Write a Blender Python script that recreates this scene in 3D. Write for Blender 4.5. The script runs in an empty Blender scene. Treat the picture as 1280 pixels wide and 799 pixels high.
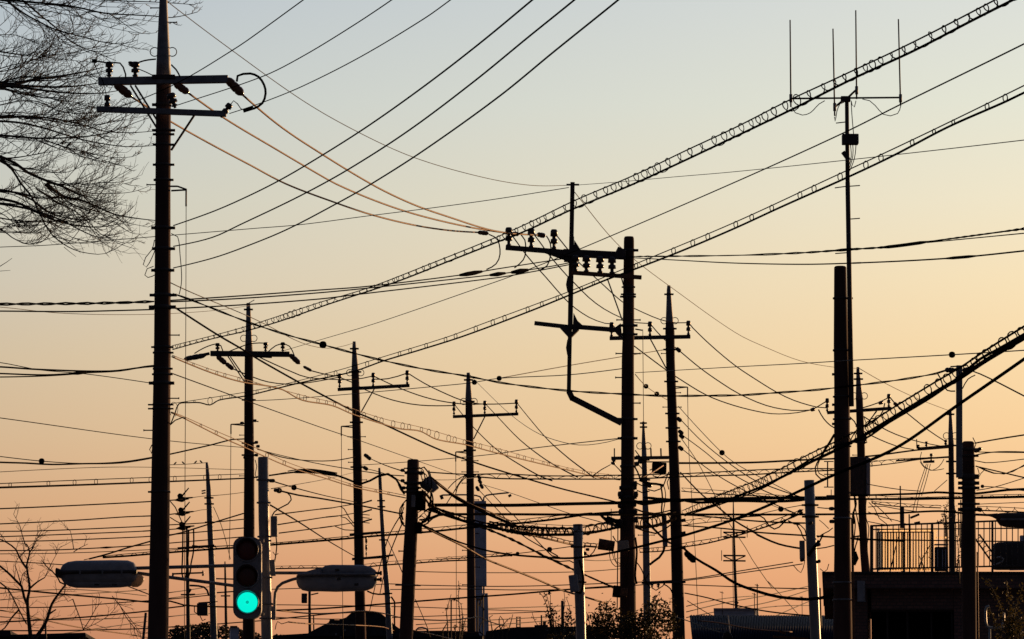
import bpy, math, random
from mathutils import Vector
R = math.radians
scene = bpy.context.scene
col = scene.collection
random.seed(11)

# ------------------------------------------------------------------ camera
FPX, CX, CY, CAMZ, TH = 5500.0, 640.0, 399.5, 1.6, R(7.26)
cam = bpy.data.objects.new('Camera', bpy.data.cameras.new('Camera'))
col.objects.link(cam)
cam.location = (0, 0, CAMZ)
cam.rotation_euler = (math.pi / 2 + TH, 0, 0)
cam.data.sensor_width = 36
cam.data.lens = 36 * FPX / 1280
cam.data.clip_start, cam.data.clip_end = 0.5, 6000
scene.camera = cam

# ------------------------------------------------------------------ sky and sun
SUN_AZ, SUN_EL = R(40), R(4.0)
world = bpy.data.worlds.new('World')
scene.world = world
world.use_nodes = True
nt = world.node_tree
nt.nodes.clear()
def wn(t, **k):
    n = nt.nodes.new(t)
    for a, b in k.items(): setattr(n, a, b)
    return n
def lin(c): return tuple(((v / 255 + .055) / 1.055) ** 2.4 if v > 10 else v / 255 / 12.92 for v in c) + (1,)
tc = wn('ShaderNodeTexCoord')
sep = wn('ShaderNodeSeparateXYZ')
nt.links.new(tc.outputs['Generated'], sep.inputs[0])
mz = wn('ShaderNodeMapRange'); mz.inputs[1].default_value = 0.0; mz.inputs[2].default_value = 0.4
nt.links.new(sep.outputs['Z'], mz.inputs[0])
def zpos(py): return math.sin(TH + math.atan((CY - py) / FPX)) / 0.4
SKY_L = [(1100, (150, 112, 100)), (860, (192, 132, 104)), (799, (193, 130, 98)), (720, (206, 147, 110)), (640, (212, 166, 126)), (550, (212, 180, 144)),
         (450, (210, 189, 159)), (350, (206, 196, 177)), (250, (201, 200, 187)), (130, (192, 198, 197)), (0, (180, 190, 198)), (-300, (150, 168, 188)), (-1000, (90, 108, 136))]
SKY_R = [(1100, (165, 120, 100)), (860, (212, 146, 106)), (799, (220, 150, 107)), (720, (234, 168, 121)), (640, (241, 186, 137)), (550, (245, 203, 151)),
         (450, (246, 214, 166)), (350, (244, 222, 182)), (250, (237, 226, 198)), (130, (226, 226, 209)), (0, (217, 220, 214)), (-300, (176, 188, 200)), (-1000, (95, 112, 138))]
def ramp(tab):
    r = wn('ShaderNodeValToRGB')
    e = r.color_ramp.elements
    pts = sorted((max(0, min(1, zpos(y))), lin(c)) for y, c in tab)
    e[0].position, e[0].color = pts[0]
    e[1].position, e[1].color = pts[-1]
    for p, c in pts[1:-1]:
        k = e.new(p); k.color = c
    nt.links.new(mz.outputs[0], r.inputs[0])
    return r
rl, rr = ramp(SKY_L), ramp(SKY_R)
mx = wn('ShaderNodeMapRange'); mx.inputs[1].default_value = -0.118; mx.inputs[2].default_value = 0.118
nt.links.new(sep.outputs['X'], mx.inputs[0])
mix = wn('ShaderNodeMix', data_type='RGBA')
nt.links.new(mx.outputs[0], mix.inputs['Factor'])
nt.links.new(rl.outputs[0], mix.inputs['A']); nt.links.new(rr.outputs[0], mix.inputs['B'])
# the sky away from the sunset is dusky
dot = wn('ShaderNodeVectorMath', operation='DOT_PRODUCT')
dot.inputs[1].default_value = (math.sin(R(20)), math.cos(R(20)), 0)
nt.links.new(tc.outputs['Generated'], dot.inputs[0])
md = wn('ShaderNodeMapRange'); md.inputs[1].default_value = 0.0; md.inputs[2].default_value = 0.9
md.inputs[3].default_value = 0.0; md.inputs[4].default_value = 1.0
nt.links.new(dot.outputs['Value'], md.inputs[0])
bg1 = wn('ShaderNodeBackground')
duskmix = wn('ShaderNodeMix', data_type='RGBA')
duskmix.inputs['A'].default_value = (.020, .022, .036, 1)
nt.links.new(md.outputs[0], duskmix.inputs['Factor']); nt.links.new(mix.outputs['Result'], duskmix.inputs['B'])
nt.links.new(duskmix.outputs['Result'], bg1.inputs[0])
sky = wn('ShaderNodeTexSky', sky_type='NISHITA', sun_disc=False)
sky.sun_elevation, sky.sun_rotation = SUN_EL, SUN_AZ
bg2 = wn('ShaderNodeBackground'); bg2.inputs[1].default_value = 0.008
nt.links.new(sky.outputs[0], bg2.inputs[0])
add = wn('ShaderNodeAddShader')
nt.links.new(bg1.outputs[0], add.inputs[0]); nt.links.new(bg2.outputs[0], add.inputs[1])
out = wn('ShaderNodeOutputWorld')
nt.links.new(add.outputs[0], out.inputs[0])

sl = bpy.data.lights.new('Sun', 'SUN')
sl.energy, sl.angle, sl.color = 4.5, R(0.5), (1, 0.56, 0.24)
so = bpy.data.objects.new('Sun', sl); col.objects.link(so)
d = Vector((math.sin(SUN_AZ) * math.cos(SUN_EL), math.cos(SUN_AZ) * math.cos(SUN_EL), math.sin(SUN_EL)))
so.rotation_euler = d.to_track_quat('Z', 'Y').to_euler()
so.location = (60, 40, 60)
scene.view_settings.view_transform = 'Standard'
scene.view_settings.look = 'None'
scene.view_settings.exposure = 0
scene.view_settings.gamma = 1

# ------------------------------------------------------------------ materials
def mat(name, c, rough=.6, metal=0, noise=None, scale=8, bump=0, c2=None, stretch=(1, 1, 1), transl=0, spec=.5):
    m = bpy.data.materials.new(name); m.use_nodes = True
    n, l = m.node_tree.nodes, m.node_tree.links
    b = n['Principled BSDF']
    b.inputs['Base Color'].default_value = (*c, 1)
    b.inputs['Roughness'].default_value = rough
    b.inputs['Metallic'].default_value = metal
    b.inputs['Specular IOR Level'].default_value = spec
    if noise:
        t = n.new('ShaderNodeTexCoord'); mp = n.new('ShaderNodeMapping'); mp.inputs['Scale'].default_value = stretch
        nz = n.new('ShaderNodeTexNoise'); nz.inputs['Scale'].default_value = scale; nz.inputs['Detail'].default_value = 6
        rp = n.new('ShaderNodeValToRGB')
        rp.color_ramp.elements[0].position = .3; rp.color_ramp.elements[1].position = .72
        rp.color_ramp.elements[0].color = (*[v * (1 - noise) for v in c], 1)
        rp.color_ramp.elements[1].color = (*(c2 or [min(1, v * (1 + noise)) for v in c]), 1)
        l.new(t.outputs['Object'], mp.inputs[0]); l.new(mp.outputs[0], nz.inputs['Vector'])
        l.new(nz.outputs['Fac'], rp.inputs[0]); l.new(rp.outputs[0], b.inputs['Base Color'])
        if bump:
            bp = n.new('ShaderNodeBump'); bp.inputs['Strength'].default_value = bump; bp.inputs['Distance'].default_value = .01
            l.new(nz.outputs['Fac'], bp.inputs['Height']); l.new(bp.outputs[0], b.inputs['Normal'])
    if transl:
        tr = n.new('ShaderNodeBsdfTranslucent'); tr.inputs[0].default_value = (*(c2 or c), 1)
        ms = n.new('ShaderNodeMixShader'); ms.inputs[0].default_value = transl
        l.new(b.outputs[0], ms.inputs[1]); l.new(tr.outputs[0], ms.inputs[2])
        l.new(ms.outputs[0], n['Material Output'].inputs[0])
    return m
M = dict(
    conc=mat('weathered_concrete', (.085, .05, .046), .9, 0, .45, 5, .35, stretch=(1, 1, .25), spec=.15),
    grey=mat('pale_concrete', (.25, .25, .285), .42, 0, .25, 6, .2, stretch=(1, 1, .3)),
    steel=mat('galvanised_steel', (.20, .21, .25), .6, .2, .3, 14),
    dark=mat('dark_painted_steel', (.055, .045, .05), .7, 0, .4, 12),
    black=mat('black_cable_sheath', (.009, .008, .009), .9, 0, .3, 30, spec=0),
    wire=mat('weathered_wire', (.018, .015, .015), .9, 0, .3, 30, spec=0),
    thin=mat('fine_grey_wire', (.05, .047, .05), .7, 0, .3, 30, spec=.1),
    sunlit_copper=mat('sunlit_copper_wire', (.27, .135, .06), .6, 0, .25, 30, spec=.1),  # coppery base colour brightened to carry the sunlit look of these wires
    brown=mat('brown_glazed_porcelain', (.18, .07, .032), .16, 0, .25, 20),
    porc=mat('dark_porcelain', (.06, .05, .06), .3, 0, .3, 20),
    rust=mat('rusty_steel', (.18, .085, .05), .7, .2, .5, 18),
    lampb=mat('lamp_enamel', (.30, .32, .39), .5, 0, .2, 9, .1),
    lampg=mat('frosted_lamp_bowl', (.20, .16, .15), .3, 0, .2, 9),
    bowl=mat('translucent_bowl', (.5, .42, .36), .4, 0, .1, 9, transl=.5),
    house=mat('signal_housing', (.24, .24, .28), .5, 0, .2, 12),
    bark=mat('dark_bark', (.035, .028, .025), .9, 0, .4, 12, .4),
    leaf=mat('evergreen_leaf', (.042, .036, .014), .6, 0, .5, 40, transl=.22, c2=(.065, .05, .015)),
    dleaf=mat('dark_shrub_leaf', (.03, .028, .016), .6, 0, .5, 40, transl=.15, c2=(.05, .04, .02)),
    palm=mat('yellowish_leaf', (.11, .085, .02), .6, 0, .5, 40, transl=.22, c2=(.13, .10, .025)),
    bldg=mat('grey_render', (.46, .52, .70), .8, 0, .2, 3),
    dbldg=mat('dark_render', (.05, .05, .06), .8, 0, .3, 3),
    bird=mat('dark_feathers', (.02, .018, .018), .7, 0, .3, 60),
    glow_sheet=mat('added_glow_slat', (.62, .45, .30), .5, 0, 0, 9, transl=.85, c2=(.95, .78, .55)),  # warm translucent colour for the sheets added as glow behind the railing
    white=mat('white_plastic_pipe', (.35, .38, .42), .5, 0, .15, 9),
    beige=mat('beige_painted_box', (.38, .33, .30), .5, 0, .2, 9),
    asphalt=mat('asphalt', (.05, .05, .052), .9, 0, .3, 3, .3),
)
def wave_mat(name, c, c2, scale):
    m = mat(name, c, .95, 0, spec=.05)
    n, l = m.node_tree.nodes, m.node_tree.links
    t = n.new('ShaderNodeTexCoord'); w = n.new('ShaderNodeTexWave'); w.inputs['Scale'].default_value = scale; w.inputs['Distortion'].default_value = .3
    rp = n.new('ShaderNodeValToRGB'); rp.color_ramp.elements[0].color = (*c, 1); rp.color_ramp.elements[1].color = (*c2, 1)
    l.new(t.outputs['Object'], w.inputs[0]); l.new(w.outputs['Fac'], rp.inputs[0]); l.new(rp.outputs[0], n['Principled BSDF'].inputs['Base Color'])
    return m
def brick_mat(name):
    m = mat(name, (.10, .06, .055), .85)
    n, l = m.node_tree.nodes, m.node_tree.links
    t = n.new('ShaderNodeTexCoord'); mp = n.new('ShaderNodeMapping'); mp.inputs['Rotation'].default_value = (R(90), 0, 0)
    b = n.new('ShaderNodeTexBrick'); b.inputs['Scale'].default_value = 4.2
    b.inputs['Color1'].default_value = (.24, .13, .12, 1); b.inputs['Color2'].default_value = (.15, .085, .085, 1); b.inputs['Mortar'].default_value = (.09, .08, .085, 1)
    b.inputs['Mortar Size'].default_value = .03
    l.new(t.outputs['Object'], mp.inputs[0]); l.new(mp.outputs[0], b.inputs['Vector']); l.new(b.outputs['Color'], n['Principled BSDF'].inputs['Base Color'])
    bp = n.new('ShaderNodeBump'); bp.inputs['Strength'].default_value = .5; bp.inputs['Distance'].default_value = .01
    l.new(b.outputs['Fac'], bp.inputs['Height']); l.new(bp.outputs[0], n['Principled BSDF'].inputs['Normal'])
    return m
M['brick'] = brick_mat('dark_brick')
M['tile'] = mat('dark_roof_tile', (.04, .043, .056), .9, 0, .3, 6, spec=.1)
def emit(name, c, s):
    m = mat(name, c, .3)
    b = m.node_tree.nodes['Principled BSDF']
    b.inputs['Emission Color'].default_value = (*c, 1); b.inputs['Emission Strength'].default_value = s
    return m
M['green'] = emit('green_signal_light', (.001, .88, .66), 1.0)
M['gring'] = emit('dimmer_green_stud', (.001, .42, .33), 1.0)
M['redl'] = mat('unlit_red_lens', (.13, .014, .016), .35)
M['ambl'] = mat('unlit_amber_lens', (.10, .022, .014), .3)

# ------------------------------------------------------------------ geometry helpers
CT, ST = math.cos(TH), math.sin(TH)
def P(x, y, D):
    """world point at distance D (metres, north) seen at photograph position x, y"""
    a, b = (x - CX) / FPX, (CY - y) / FPX
    t = D / (CT - b * ST)
    return Vector((a * t, D, CAMZ + t * (ST + b * CT)))
def U(D): return D / FPX

class MB:
    def __init__(s): s.v, s.f, s.sm = [], [], []
    def tube(s, pts, rad, n=6, caps=True, smooth=True):
        pts = [Vector(p) for p in pts]
        if not isinstance(rad, (list, tuple)): rad = [rad] * len(pts)
        b = len(s.v)
        nrm = None
        for i, p in enumerate(pts):
            t = (pts[min(i + 1, len(pts) - 1)] - pts[max(i - 1, 0)])
            t = t.normalized() if t.length > 1e-9 else Vector((0, 0, 1))
            if nrm is None:
                nrm = t.cross(Vector((0, 1, 0)))
                if nrm.length < .05: nrm = t.cross(Vector((1, 0, 0)))
            nrm = (nrm - t * nrm.dot(t)).normalized()
            bn = t.cross(nrm)
            for k in range(n):
                a = 2 * math.pi * k / n
                s.v.append(p + (nrm * math.cos(a) + bn * math.sin(a)) * rad[i])
        for i in range(len(pts) - 1):
            for k in range(n):
                k2 = (k + 1) % n
                s.f.append((b + i * n + k, b + i * n + k2, b + (i + 1) * n + k2, b + (i + 1) * n + k)); s.sm.append(smooth)
        if caps:
            s.f.append(tuple(b + k for k in reversed(range(n)))); s.sm.append(False)
            e = b + (len(pts) - 1) * n
            s.f.append(tuple(e + k for k in range(n))); s.sm.append(False)
        return s
    def box(s, c, ax, ay, az, bev=.12):
        """centre, three half-axis vectors; edges cut by a small chamfer"""
        c, ax, ay, az = Vector(c), Vector(ax), Vector(ay), Vector(az)
        h = min(ax.length, ay.length, az.length) * bev
        X, Y, Z = ax.normalized(), ay.normalized(), az.normalized()
        b = len(s.v); idx = {}
        for sx in (-1, 1):
            for sy in (-1, 1):
                for sz in (-1, 1):
                    q = c + ax * sx + ay * sy + az * sz
                    for j, w in enumerate((Y * -sy * h + Z * -sz * h, X * -sx * h + Z * -sz * h, X * -sx * h + Y * -sy * h)):
                        idx[sx, sy, sz, j] = len(s.v); s.v.append(q + w)
        I = lambda x, y, z, j: idx[x, y, z, j]
        F = []
        for g in (-1, 1):
            F.append([I(g, -1, -1, 0), I(g, 1, -1, 0), I(g, 1, 1, 0), I(g, -1, 1, 0)])
            F.append([I(-1, g, -1, 1), I(1, g, -1, 1), I(1, g, 1, 1), I(-1, g, 1, 1)])
            F.append([I(-1, -1, g, 2), I(1, -1, g, 2), I(1, 1, g, 2), I(-1, 1, g, 2)])
        for p in (-1, 1):
            for q in (-1, 1):
                F.append([I(p, q, -1, 0), I(p, q, 1, 0), I(p, q, 1, 1), I(p, q, -1, 1)])
                F.append([I(p, -1, q, 0), I(p, 1, q, 0), I(p, 1, q, 2), I(p, -1, q, 2)])
                F.append([I(-1, p, q, 1), I(1, p, q, 1), I(1, p, q, 2), I(-1, p, q, 2)])
                for r in (-1, 1): F.append([I(p, q, r, 0), I(p, q, r, 1), I(p, q, r, 2)])
        for f in F: s.f.append(tuple(f)); s.sm.append(False)
        return s
    def prism(s, poly, off):
        """polygon of world points, extruded by vector off"""
        b, n = len(s.v), len(poly)
        s.v += [Vector(p) for p in poly] + [Vector(p) + Vector(off) for p in poly]
        s.f.append(tuple(range(b, b + n))); s.sm.append(False)
        s.f.append(tuple(reversed(range(b + n, b + 2 * n)))); s.sm.append(False)
        for k in range(n):
            k2 = (k + 1) % n
            s.f.append((b + k2, b + k, b + n + k, b + n + k2)); s.sm.append(False)
        return s
    def build(s, name, m, parent=None):
        me = bpy.data.meshes.new(name)
        o = bpy.data.objects.new(name, me)
        org = ORG.get(parent.name, Vector()) if parent else (sum(s.v, Vector()) / len(s.v))
        if parent and parent.name in ORG: pass
        me.from_pydata([v - org for v in s.v], [], s.f)
        me.polygons.foreach_set('use_smooth', s.sm)
        me.materials.append(M[m]); me.update()
        col.objects.link(o)
        if parent: o.parent = parent; ORG[o.name] = org
        else: o.location = org; ORG[o.name] = org
        return o
ORG = {}
def tag(o, label, cat, group=None, kind=None):
    if label: o['label'] = label
    if cat: o['category'] = cat
    if group: o['group'] = group
    if kind: o['kind'] = kind
    return o
def thing(name, label, cat, loc, group=None):
    o = bpy.data.objects.new(name, None); col.objects.link(o)
    o.location = loc; o.empty_display_size = .2
    ORG[o.name] = Vector(loc)
    return tag(o, label, cat, group)

def smooth_path(pts, step=9.0):
    """Hermite through key points (any dimension)"""
    pts = [tuple(map(float, p)) for p in pts]
    if len(pts) == 1: return pts
    t = [0]
    for a, b in zip(pts, pts[1:]): t.append(t[-1] + max(1e-6, math.hypot(b[0] - a[0], b[1] - a[1])))
    n, dim = len(pts), len(pts[0])
    tan = []
    for i in range(n):
        a, b = max(0, i - 1), min(n - 1, i + 1)
        tan.append([(pts[b][k] - pts[a][k]) / (t[b] - t[a]) for k in range(dim)])
    if n > 2:
        for i, j in ((0, 1), (n - 1, n - 2)):
            ch = [(pts[j][k] - pts[i][k]) / (t[j] - t[i]) for k in range(dim)]
            tan[i] = [1.5 * ch[k] - .5 * tan[j][k] for k in range(dim)]
    o = []
    for i in range(n - 1):
        h = t[i + 1] - t[i]
        m = max(1, int(h / step))
        for q in range(m):
            u = q / m
            a, b, c, e = 2*u**3-3*u*u+1, u**3-2*u*u+u, -2*u**3+3*u*u, u**3-u*u
            o.append(tuple(a*pts[i][k] + b*h*tan[i][k] + c*pts[i+1][k] + e*h*tan[i+1][k] for k in range(dim)))
    o.append(pts[-1])
    return o
def wire_pts(px, D0, D1, step=9.0):
    sp = smooth_path(px, step)
    L = [0]
    for a, b in zip(sp, sp[1:]): L.append(L[-1] + math.hypot(b[0] - a[0], b[1] - a[1]))
    o = []
    for (x, y), l in zip(sp, L):
        k = l / (L[-1] or 1)
        D = 1 / ((1 - k) / D0 + k / D1)
        o.append((x, y, D))
    return o
def parse(s): return [tuple(map(float, q.split(','))) for q in s.split()]

# -- pieces placed at a distance D, sized in photograph pixels at that distance
def bar(root, name, D, x0, y0, x1, y1, w, m, dd=0, dep=None, lab=None):
    a, b = P(x0, y0, D + dd), P(x1, y1, D + dd)
    ax = (b - a) / 2
    ay = Vector((0, 1, 0)); ay = (ay - ax * (ay.dot(ax) / ax.dot(ax))).normalized()
    az = ax.cross(ay).normalized()
    u = U(D + dd) / 2
    o = MB().box((a + b) / 2, ax, ay * u * (dep or w), az * u * w).build(name, m, root)
    if lab: o['label'] = lab
    return o
def cyl(root, name, D, x0, y0, x1, y1, w0, w1, m, dd=0, n=10, lab=None):
    u = U(D + dd) / 2
    o = MB().tube([P(x0, y0, D + dd), P(x1, y1, D + dd)], [w0 * u, w1 * u], n).build(name, m, root)
    if lab: o['label'] = lab
    return o
INS = [(0, .3), (.10, .3), (.12, .62), (.2, .68), (.22, .42), (.36, .42), (.38, .95), (.56, .88), (.6, .5), (.68, .5), (.7, 1.0), (.93, .92), (1, .7)]
STR = [(0, .3), (.06, .6), (.14, .85), (.3, .95), (.36, .82), (.42, .95), (.6, 1.0), (.66, .86), (.72, .98), (.86, .85), (.94, .5), (1, .25)]
def lathe(root, name, D, x0, y0, x1, y1, w, m, prof=INS, dd=0, n=12, D1=None):
    a, b = P(x0, y0, D + dd), P(x1, y1, (D1 or D) + dd)
    u = U(D + dd) * w / 2
    return MB().tube([a.lerp(b, t) for t, r in prof], [r * u for t, r in prof], n).build(name, m, root)
def cord(root, name, D, px, w, m, dd=0, D1=None, n=6, step=5):
    q = wire_pts(parse(px) if isinstance(px, str) else px, D + dd, (D1 or D) + dd, step)
    return MB().tube([P(*p) for p in q], U((D + (D1 or D)) / 2) * w / 2, n).build(name, m, root)
def ring(root, name, D, x, y, r, w, m, dd=0, a0=0, a1=360):
    k = 20
    pts = [P(x + r * math.cos(R(a0 + (a1 - a0) * i / k)), y + r * math.sin(R(a0 + (a1 - a0) * i / k)), D + dd) for i in range(k + 1)]
    return MB().tube(pts, U(D) * w / 2, 5).build(name, m, root)
def loft(root, name, D, secs, m, dep=1.0, e=2.6, n=18, dd=0, lab=None):
    """secs: (x, top y, bottom y) along a level body; superellipse cross-sections, depth = dep x height"""
    mb = MB(); b = 0
    rings = []
    for x, yt, yb in secs:
        c = P(x, (yt + yb) / 2, D + dd); h = max(.02, (yb - yt) / 2) * U(D)
        rings.append([c + Vector((0, dep * h * math.copysign(abs(math.cos(a)) ** (2 / e), math.cos(a)), h * math.copysign(abs(math.sin(a)) ** (2 / e), math.sin(a))))
                      for a in (2 * math.pi * k / n for k in range(n))])
    for r_ in rings: mb.v += r_
    for i in range(len(rings) - 1):
        for k in range(n):
            k2 = (k + 1) % n
            mb.f.append((i * n + k, i * n + k2, (i + 1) * n + k2, (i + 1) * n + k)); mb.sm.append(True)
    mb.f.append(tuple(reversed(range(n)))); mb.sm.append(False)
    mb.f.append(tuple((len(rings) - 1) * n + k for k in range(n))); mb.sm.append(False)
    o = mb.build(name, m, root)
    if lab: o['label'] = lab
    return o

POLES = {}
def pole(name, label, D, prof, m='conc', capy=None, capm='steel', group='utility poles', cat='utility pole', bot=True, shaft='shaft', n=16):
    """prof: (y, centre x, width) from top to bottom of what shows; goes on down to the ground"""
    pts = [(P(x, y, D), w * U(D) / 2) for y, x, w in prof]
    base = Vector((pts[-1][0].x, D, 0))
    root = thing(name, label, cat, base, group)
    if capy is not None and not any(pr[0] == capy for pr in prof):
        i = max(k for k, pr in enumerate(prof) if pr[0] < capy)
        k = (capy - prof[i][0]) / (prof[i + 1][0] - prof[i][0])
        prof = prof[:i + 1] + [tuple(prof[i][j] + k * (prof[i + 1][j] - prof[i][j]) for j in range(3))] + prof[i + 1:]
        prof[i + 1] = (capy,) + prof[i + 1][1:]
        pts = [(P(x, y, D), w * U(D) / 2) for y, x, w in prof]
    body = [q for q, pr in zip(pts, prof) if capy is None or pr[0] >= capy]
    cap = [q for q, pr in zip(pts, prof) if capy is not None and pr[0] <= capy]
    body.append((base + Vector((0, 0, -.3)), body[-1][1] * 1.12))
    MB().tube([q[0] for q in body], [q[1] for q in body], n).build(shaft, m, root)
    if len(cap) > 1: MB().tube([q[0] for q in cap], [q[1] * 1.03 for q in cap], n).build('pole_cap', capm, root)
    POLES[root.name] = (D, prof)
    return root
def cw(root, y):
    D, prof = POLES[root.name]
    for (y0, x0, w0), (y1, x1, w1) in zip(prof, prof[1:]):
        if y0 <= y <= y1:
            k = (y - y0) / (y1 - y0); return x0 + k * (x1 - x0), w0 + k * (w1 - w0)
    return prof[-1][1:]
def band(root, y, xl=None, xr=None, h=3, m='dark', lug=5):
    D = POLES[root.name][0]; cx, w = cw(root, y)
    xl = cx - w / 2 - lug if xl is None else xl
    xr = cx + w / 2 + lug if xr is None else xr
    u = U(D); c = P(cx, y, D)
    mb = MB().tube([c + Vector((0, 0, h * u / 2)), c - Vector((0, 0, h * u / 2))], (w / 2 + .8) * u, 16)
    for xa, xb in ((xl, cx - w / 2 + .5), (cx + w / 2 - .5, xr)):
        a, b = P(xa, y, D - w * u * .15), P(xb, y, D - w * u * .15)
        if abs(xb - xa) > .8: mb.box((a + b) / 2, (b - a) / 2, (0, 2.0 * u, 0), (0, 0, h * u * .42))
    return mb.build('clamp_band', m, root)
def step(root, y, side, ln=11, w=1.5):
    D = POLES[root.name][0]; cx, pw = cw(root, y)
    u = U(D); xa = cx + side * (pw / 2 - 1); xb = cx + side * (pw / 2 + ln)
    mb = MB().tube([P(xa, y, D), P(xb, y, D)], w * u / 2, 6)
    mb.tube([P(xb - 1.2 * side, y, D), P(xb, y, D)], w * u * .85, 6)
    return mb.build('step_bolt', 'dark', root)
def rings(root, y, r=5.5, w=1.3):
    D = POLES[root.name][0]; cx, pw = cw(root, y)
    for s in (-1, 1): ring(root, 'wire_ring', D, cx + s * (pw / 2 + r * .55), y, r, w, 'dark')
# ------------------------------------------------------------------ ground
mb = MB()
g = 3000
mb.v += [Vector((-g, -300, 0)), Vector((g, -300, 0)), Vector((g, g, 0)), Vector((-g, g, 0))]; mb.f.append((0, 1, 2, 3)); mb.sm.append(False)
tag(mb.build('ground', 'asphalt'), 'dark ground under the poles and houses', None, None, 'structure')

# ------------------------------------------------------------------ tall pole at the left
p = pole('utility_pole', 'tall rust-brown pole at left with two crossarms and orange insulators', 47,
         [(-45, 203.8, 5), (0, 204.2, 9.7), (75, 204.3, 17), (100, 204.5, 19), (240, 203.6, 19.3), (430, 203, 21.2), (620, 200.5, 23.8), (799, 197.5, 26)], capy=100)
rings(p, 65)
for y, a, b, h in ((163, 190, 219, 3.5), (168, 191, 218, 3), (181, 191, 218, 3), (206, 191, 218, 3), (225, 192, 217, 3), (285, 189, 219, 4), (311, 190, 219, 4), (338, 189, 218, 4),
                   (369, 187, 221, 4), (384, 186, 220, 5), (434, 189, 217, 2.5), (441, 191, 217, 2.5), (461, 191, 216, 2.5), (468, 190, 216, 2.5), (479, 186, 218, 4.5), (506, 185, 217, 2), (511, 185, 217, 2), (615, 185, 213, 2.5), (800, 180, 214, 3), (131, 190, 214, 4)):
    band(p, y, a, b, h)
for y, s in ((231, -1), (419, 1), (498, 1), (538, -1), (10, -1), (28, 1)): step(p, y, s)
arm = bar(p, 'crossarm', 47, 123, 102, 285, 99, 9.5, 'steel', dd=-.16, dep=9)
bar(p, 'arm_plate', 47, 190, 96, 219, 96, 5, 'dark', dd=-.2)
for x, w in ((136.5, 10), (169, 11)): lathe(arm, 'insulator', 47, x, 98, x, 77.5, w, 'porc', dd=-.16)
for a in ((143, 104, 164.5, 121.5, 11.5), (218, 104, 236, 116.5, 10), (283, 98, 304, 119, 12)):
    lathe(arm, 'strain_insulator', 47, *a, 'brown', STR, dd=-.16)
lathe(arm, 'insulator', 47, 163, 83, 163, 77, 6, 'porc', dd=-.16)
lo = bar(p, 'crossarm', 47, 121, 136.5, 283, 142.5, 7, 'steel', dd=-.16, dep=8)
lathe(lo, 'insulator', 47, 134, 141, 134, 119, 8, 'porc', dd=-.16)
lathe(lo, 'insulator', 47, 276, 147, 288, 130, 9, 'porc', dd=-.16)
lathe(lo, 'insulator', 47, 219, 135, 213, 117, 12, 'porc', dd=-.22)
bar(p, 'brace', 47, 163, 107, 196, 160, 2.4, 'dark', dd=-.14)
bar(p, 'brace', 47, 169, 107, 196, 150, 2.4, 'dark', dd=-.12)
bar(p, 'brace', 47, 243, 144, 214, 188, 2.6, 'dark', dd=-.14)
for q, w in (('117,76 124,77 136,79', 2), ('136,79 150,79 154,84 157,93 157,98', 2), ('169,80 180,76 195,74', 2), ('172,86 182,90 192,95', 1.3), ('214,81 220,87 225,96', 2),
             ('296,102 297,95 304,92.5 313,92 323,96 330,106 332,117 328,129 317,136', 3), ('288,131 292,126 297,130 301,136 310,139', 1.2), ('117,76 122,90 128,100 132,115 133,120', 1)):
    cord(p, 'jumper_cable', 47, q, w, 'black', dd=-.2)
cord(p, 'cable_end', 47, '304,139 317,135', 4.5, 'black', dd=-.2)
cord(p, 'cable_end', 47, '115,76 121,76.5', 5, 'black', dd=-.2)
for a in ((213, 233, 222, 233), (222, 233, 233, 237), (214, 238.5, 232, 237.5)): bar(p, 'lead_bracket', 47, *a, 2, 'dark')
cord(p, 'down_lead', 47, '232.7,236 232.2,420 231.3,600 230.5,799', .9, 'thin')
cord(p, 'down_lead_sleeve', 47, '232.7,236 232.6,258', 2.2, 'dark')
for q in ('193,300 190,312 182,322 179,331 183,334 190,322 194,312', '192,333 184,336 181,344 185,347 195,343', '214,292 222,296 225,318 227,350 224,368'): cord(p, 'loose_cable', 47, q, 1.1, 'wire', dd=-.1)
cord(p, 'loose_cable', 47, '190,556 187,562 189,567 191,560', 1.2, 'wire')

# ------------------------------------------------------------------ middle pole with the stand-off frame
p = pole('utility_pole', 'thick middle pole carrying a cross-shaped stand-off frame on its left', 64,
         [(296, 786.2, 11), (298, 786.2, 12.6), (302, 786.2, 13), (420, 785.5, 14.7), (450, 784.8, 15.5), (600, 784.5, 17), (650, 784.4, 18.7), (799, 785, 20.5)])
for y, a, b, h in ((313, 777, 798, 3.5), (359, 777, 794, 2), (368, 776, 795, 2), (371, 775, 795, 2.5), (407, 776, 797, 3.5), (418, 776, 797, 3), (524, 774, 797, 3), (548, 772, 797, 3.5), (583, 775, 795, 3), (610, 774, 796, 5), (622, 773, 796, 4)): band(p, y, a, b, h)
for y, s in ((400, -1), (400, 1), (442, -1), (442, 1), (472, -1), (504, 1)): step(p, y, s, 8)
bar(p, 'frame_mast', 64, 715.7, 228, 714.3, 300, 5.5, 'dark', dd=-.1)
bar(p, 'frame_mast', 64, 714.6, 296, 712.7, 412, 6.2, 'dark', dd=-.1)
bar(p, 'frame_mast', 64, 712.7, 400, 711, 492, 5.2, 'dark', dd=-.1)
cyl(p, 'mast_tip', 64, 708, 231, 724, 231, 2.5, 2.5, 'dark', dd=-.1)
bar(p, 'frame_elbow', 64, 711, 489, 716, 499.5, 7, 'dark', dd=-.1)
bar(p, 'frame_elbow', 64, 714, 497, 777, 529, 7, 'dark', dd=-.1)
bar(p, 'frame_elbow', 64, 762, 523.5, 778, 524, 3, 'dark', dd=-.1)
ua = bar(p, 'crossarm', 64, 632, 309.5, 712, 316, 6, 'dark', dd=-.12)
bar(p, 'crossarm', 64, 704, 316, 782, 320, 9, 'dark', dd=-.12)
bar(p, 'arm_plate', 64, 770, 314, 780, 319, 12, 'dark', dd=-.1)
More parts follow.
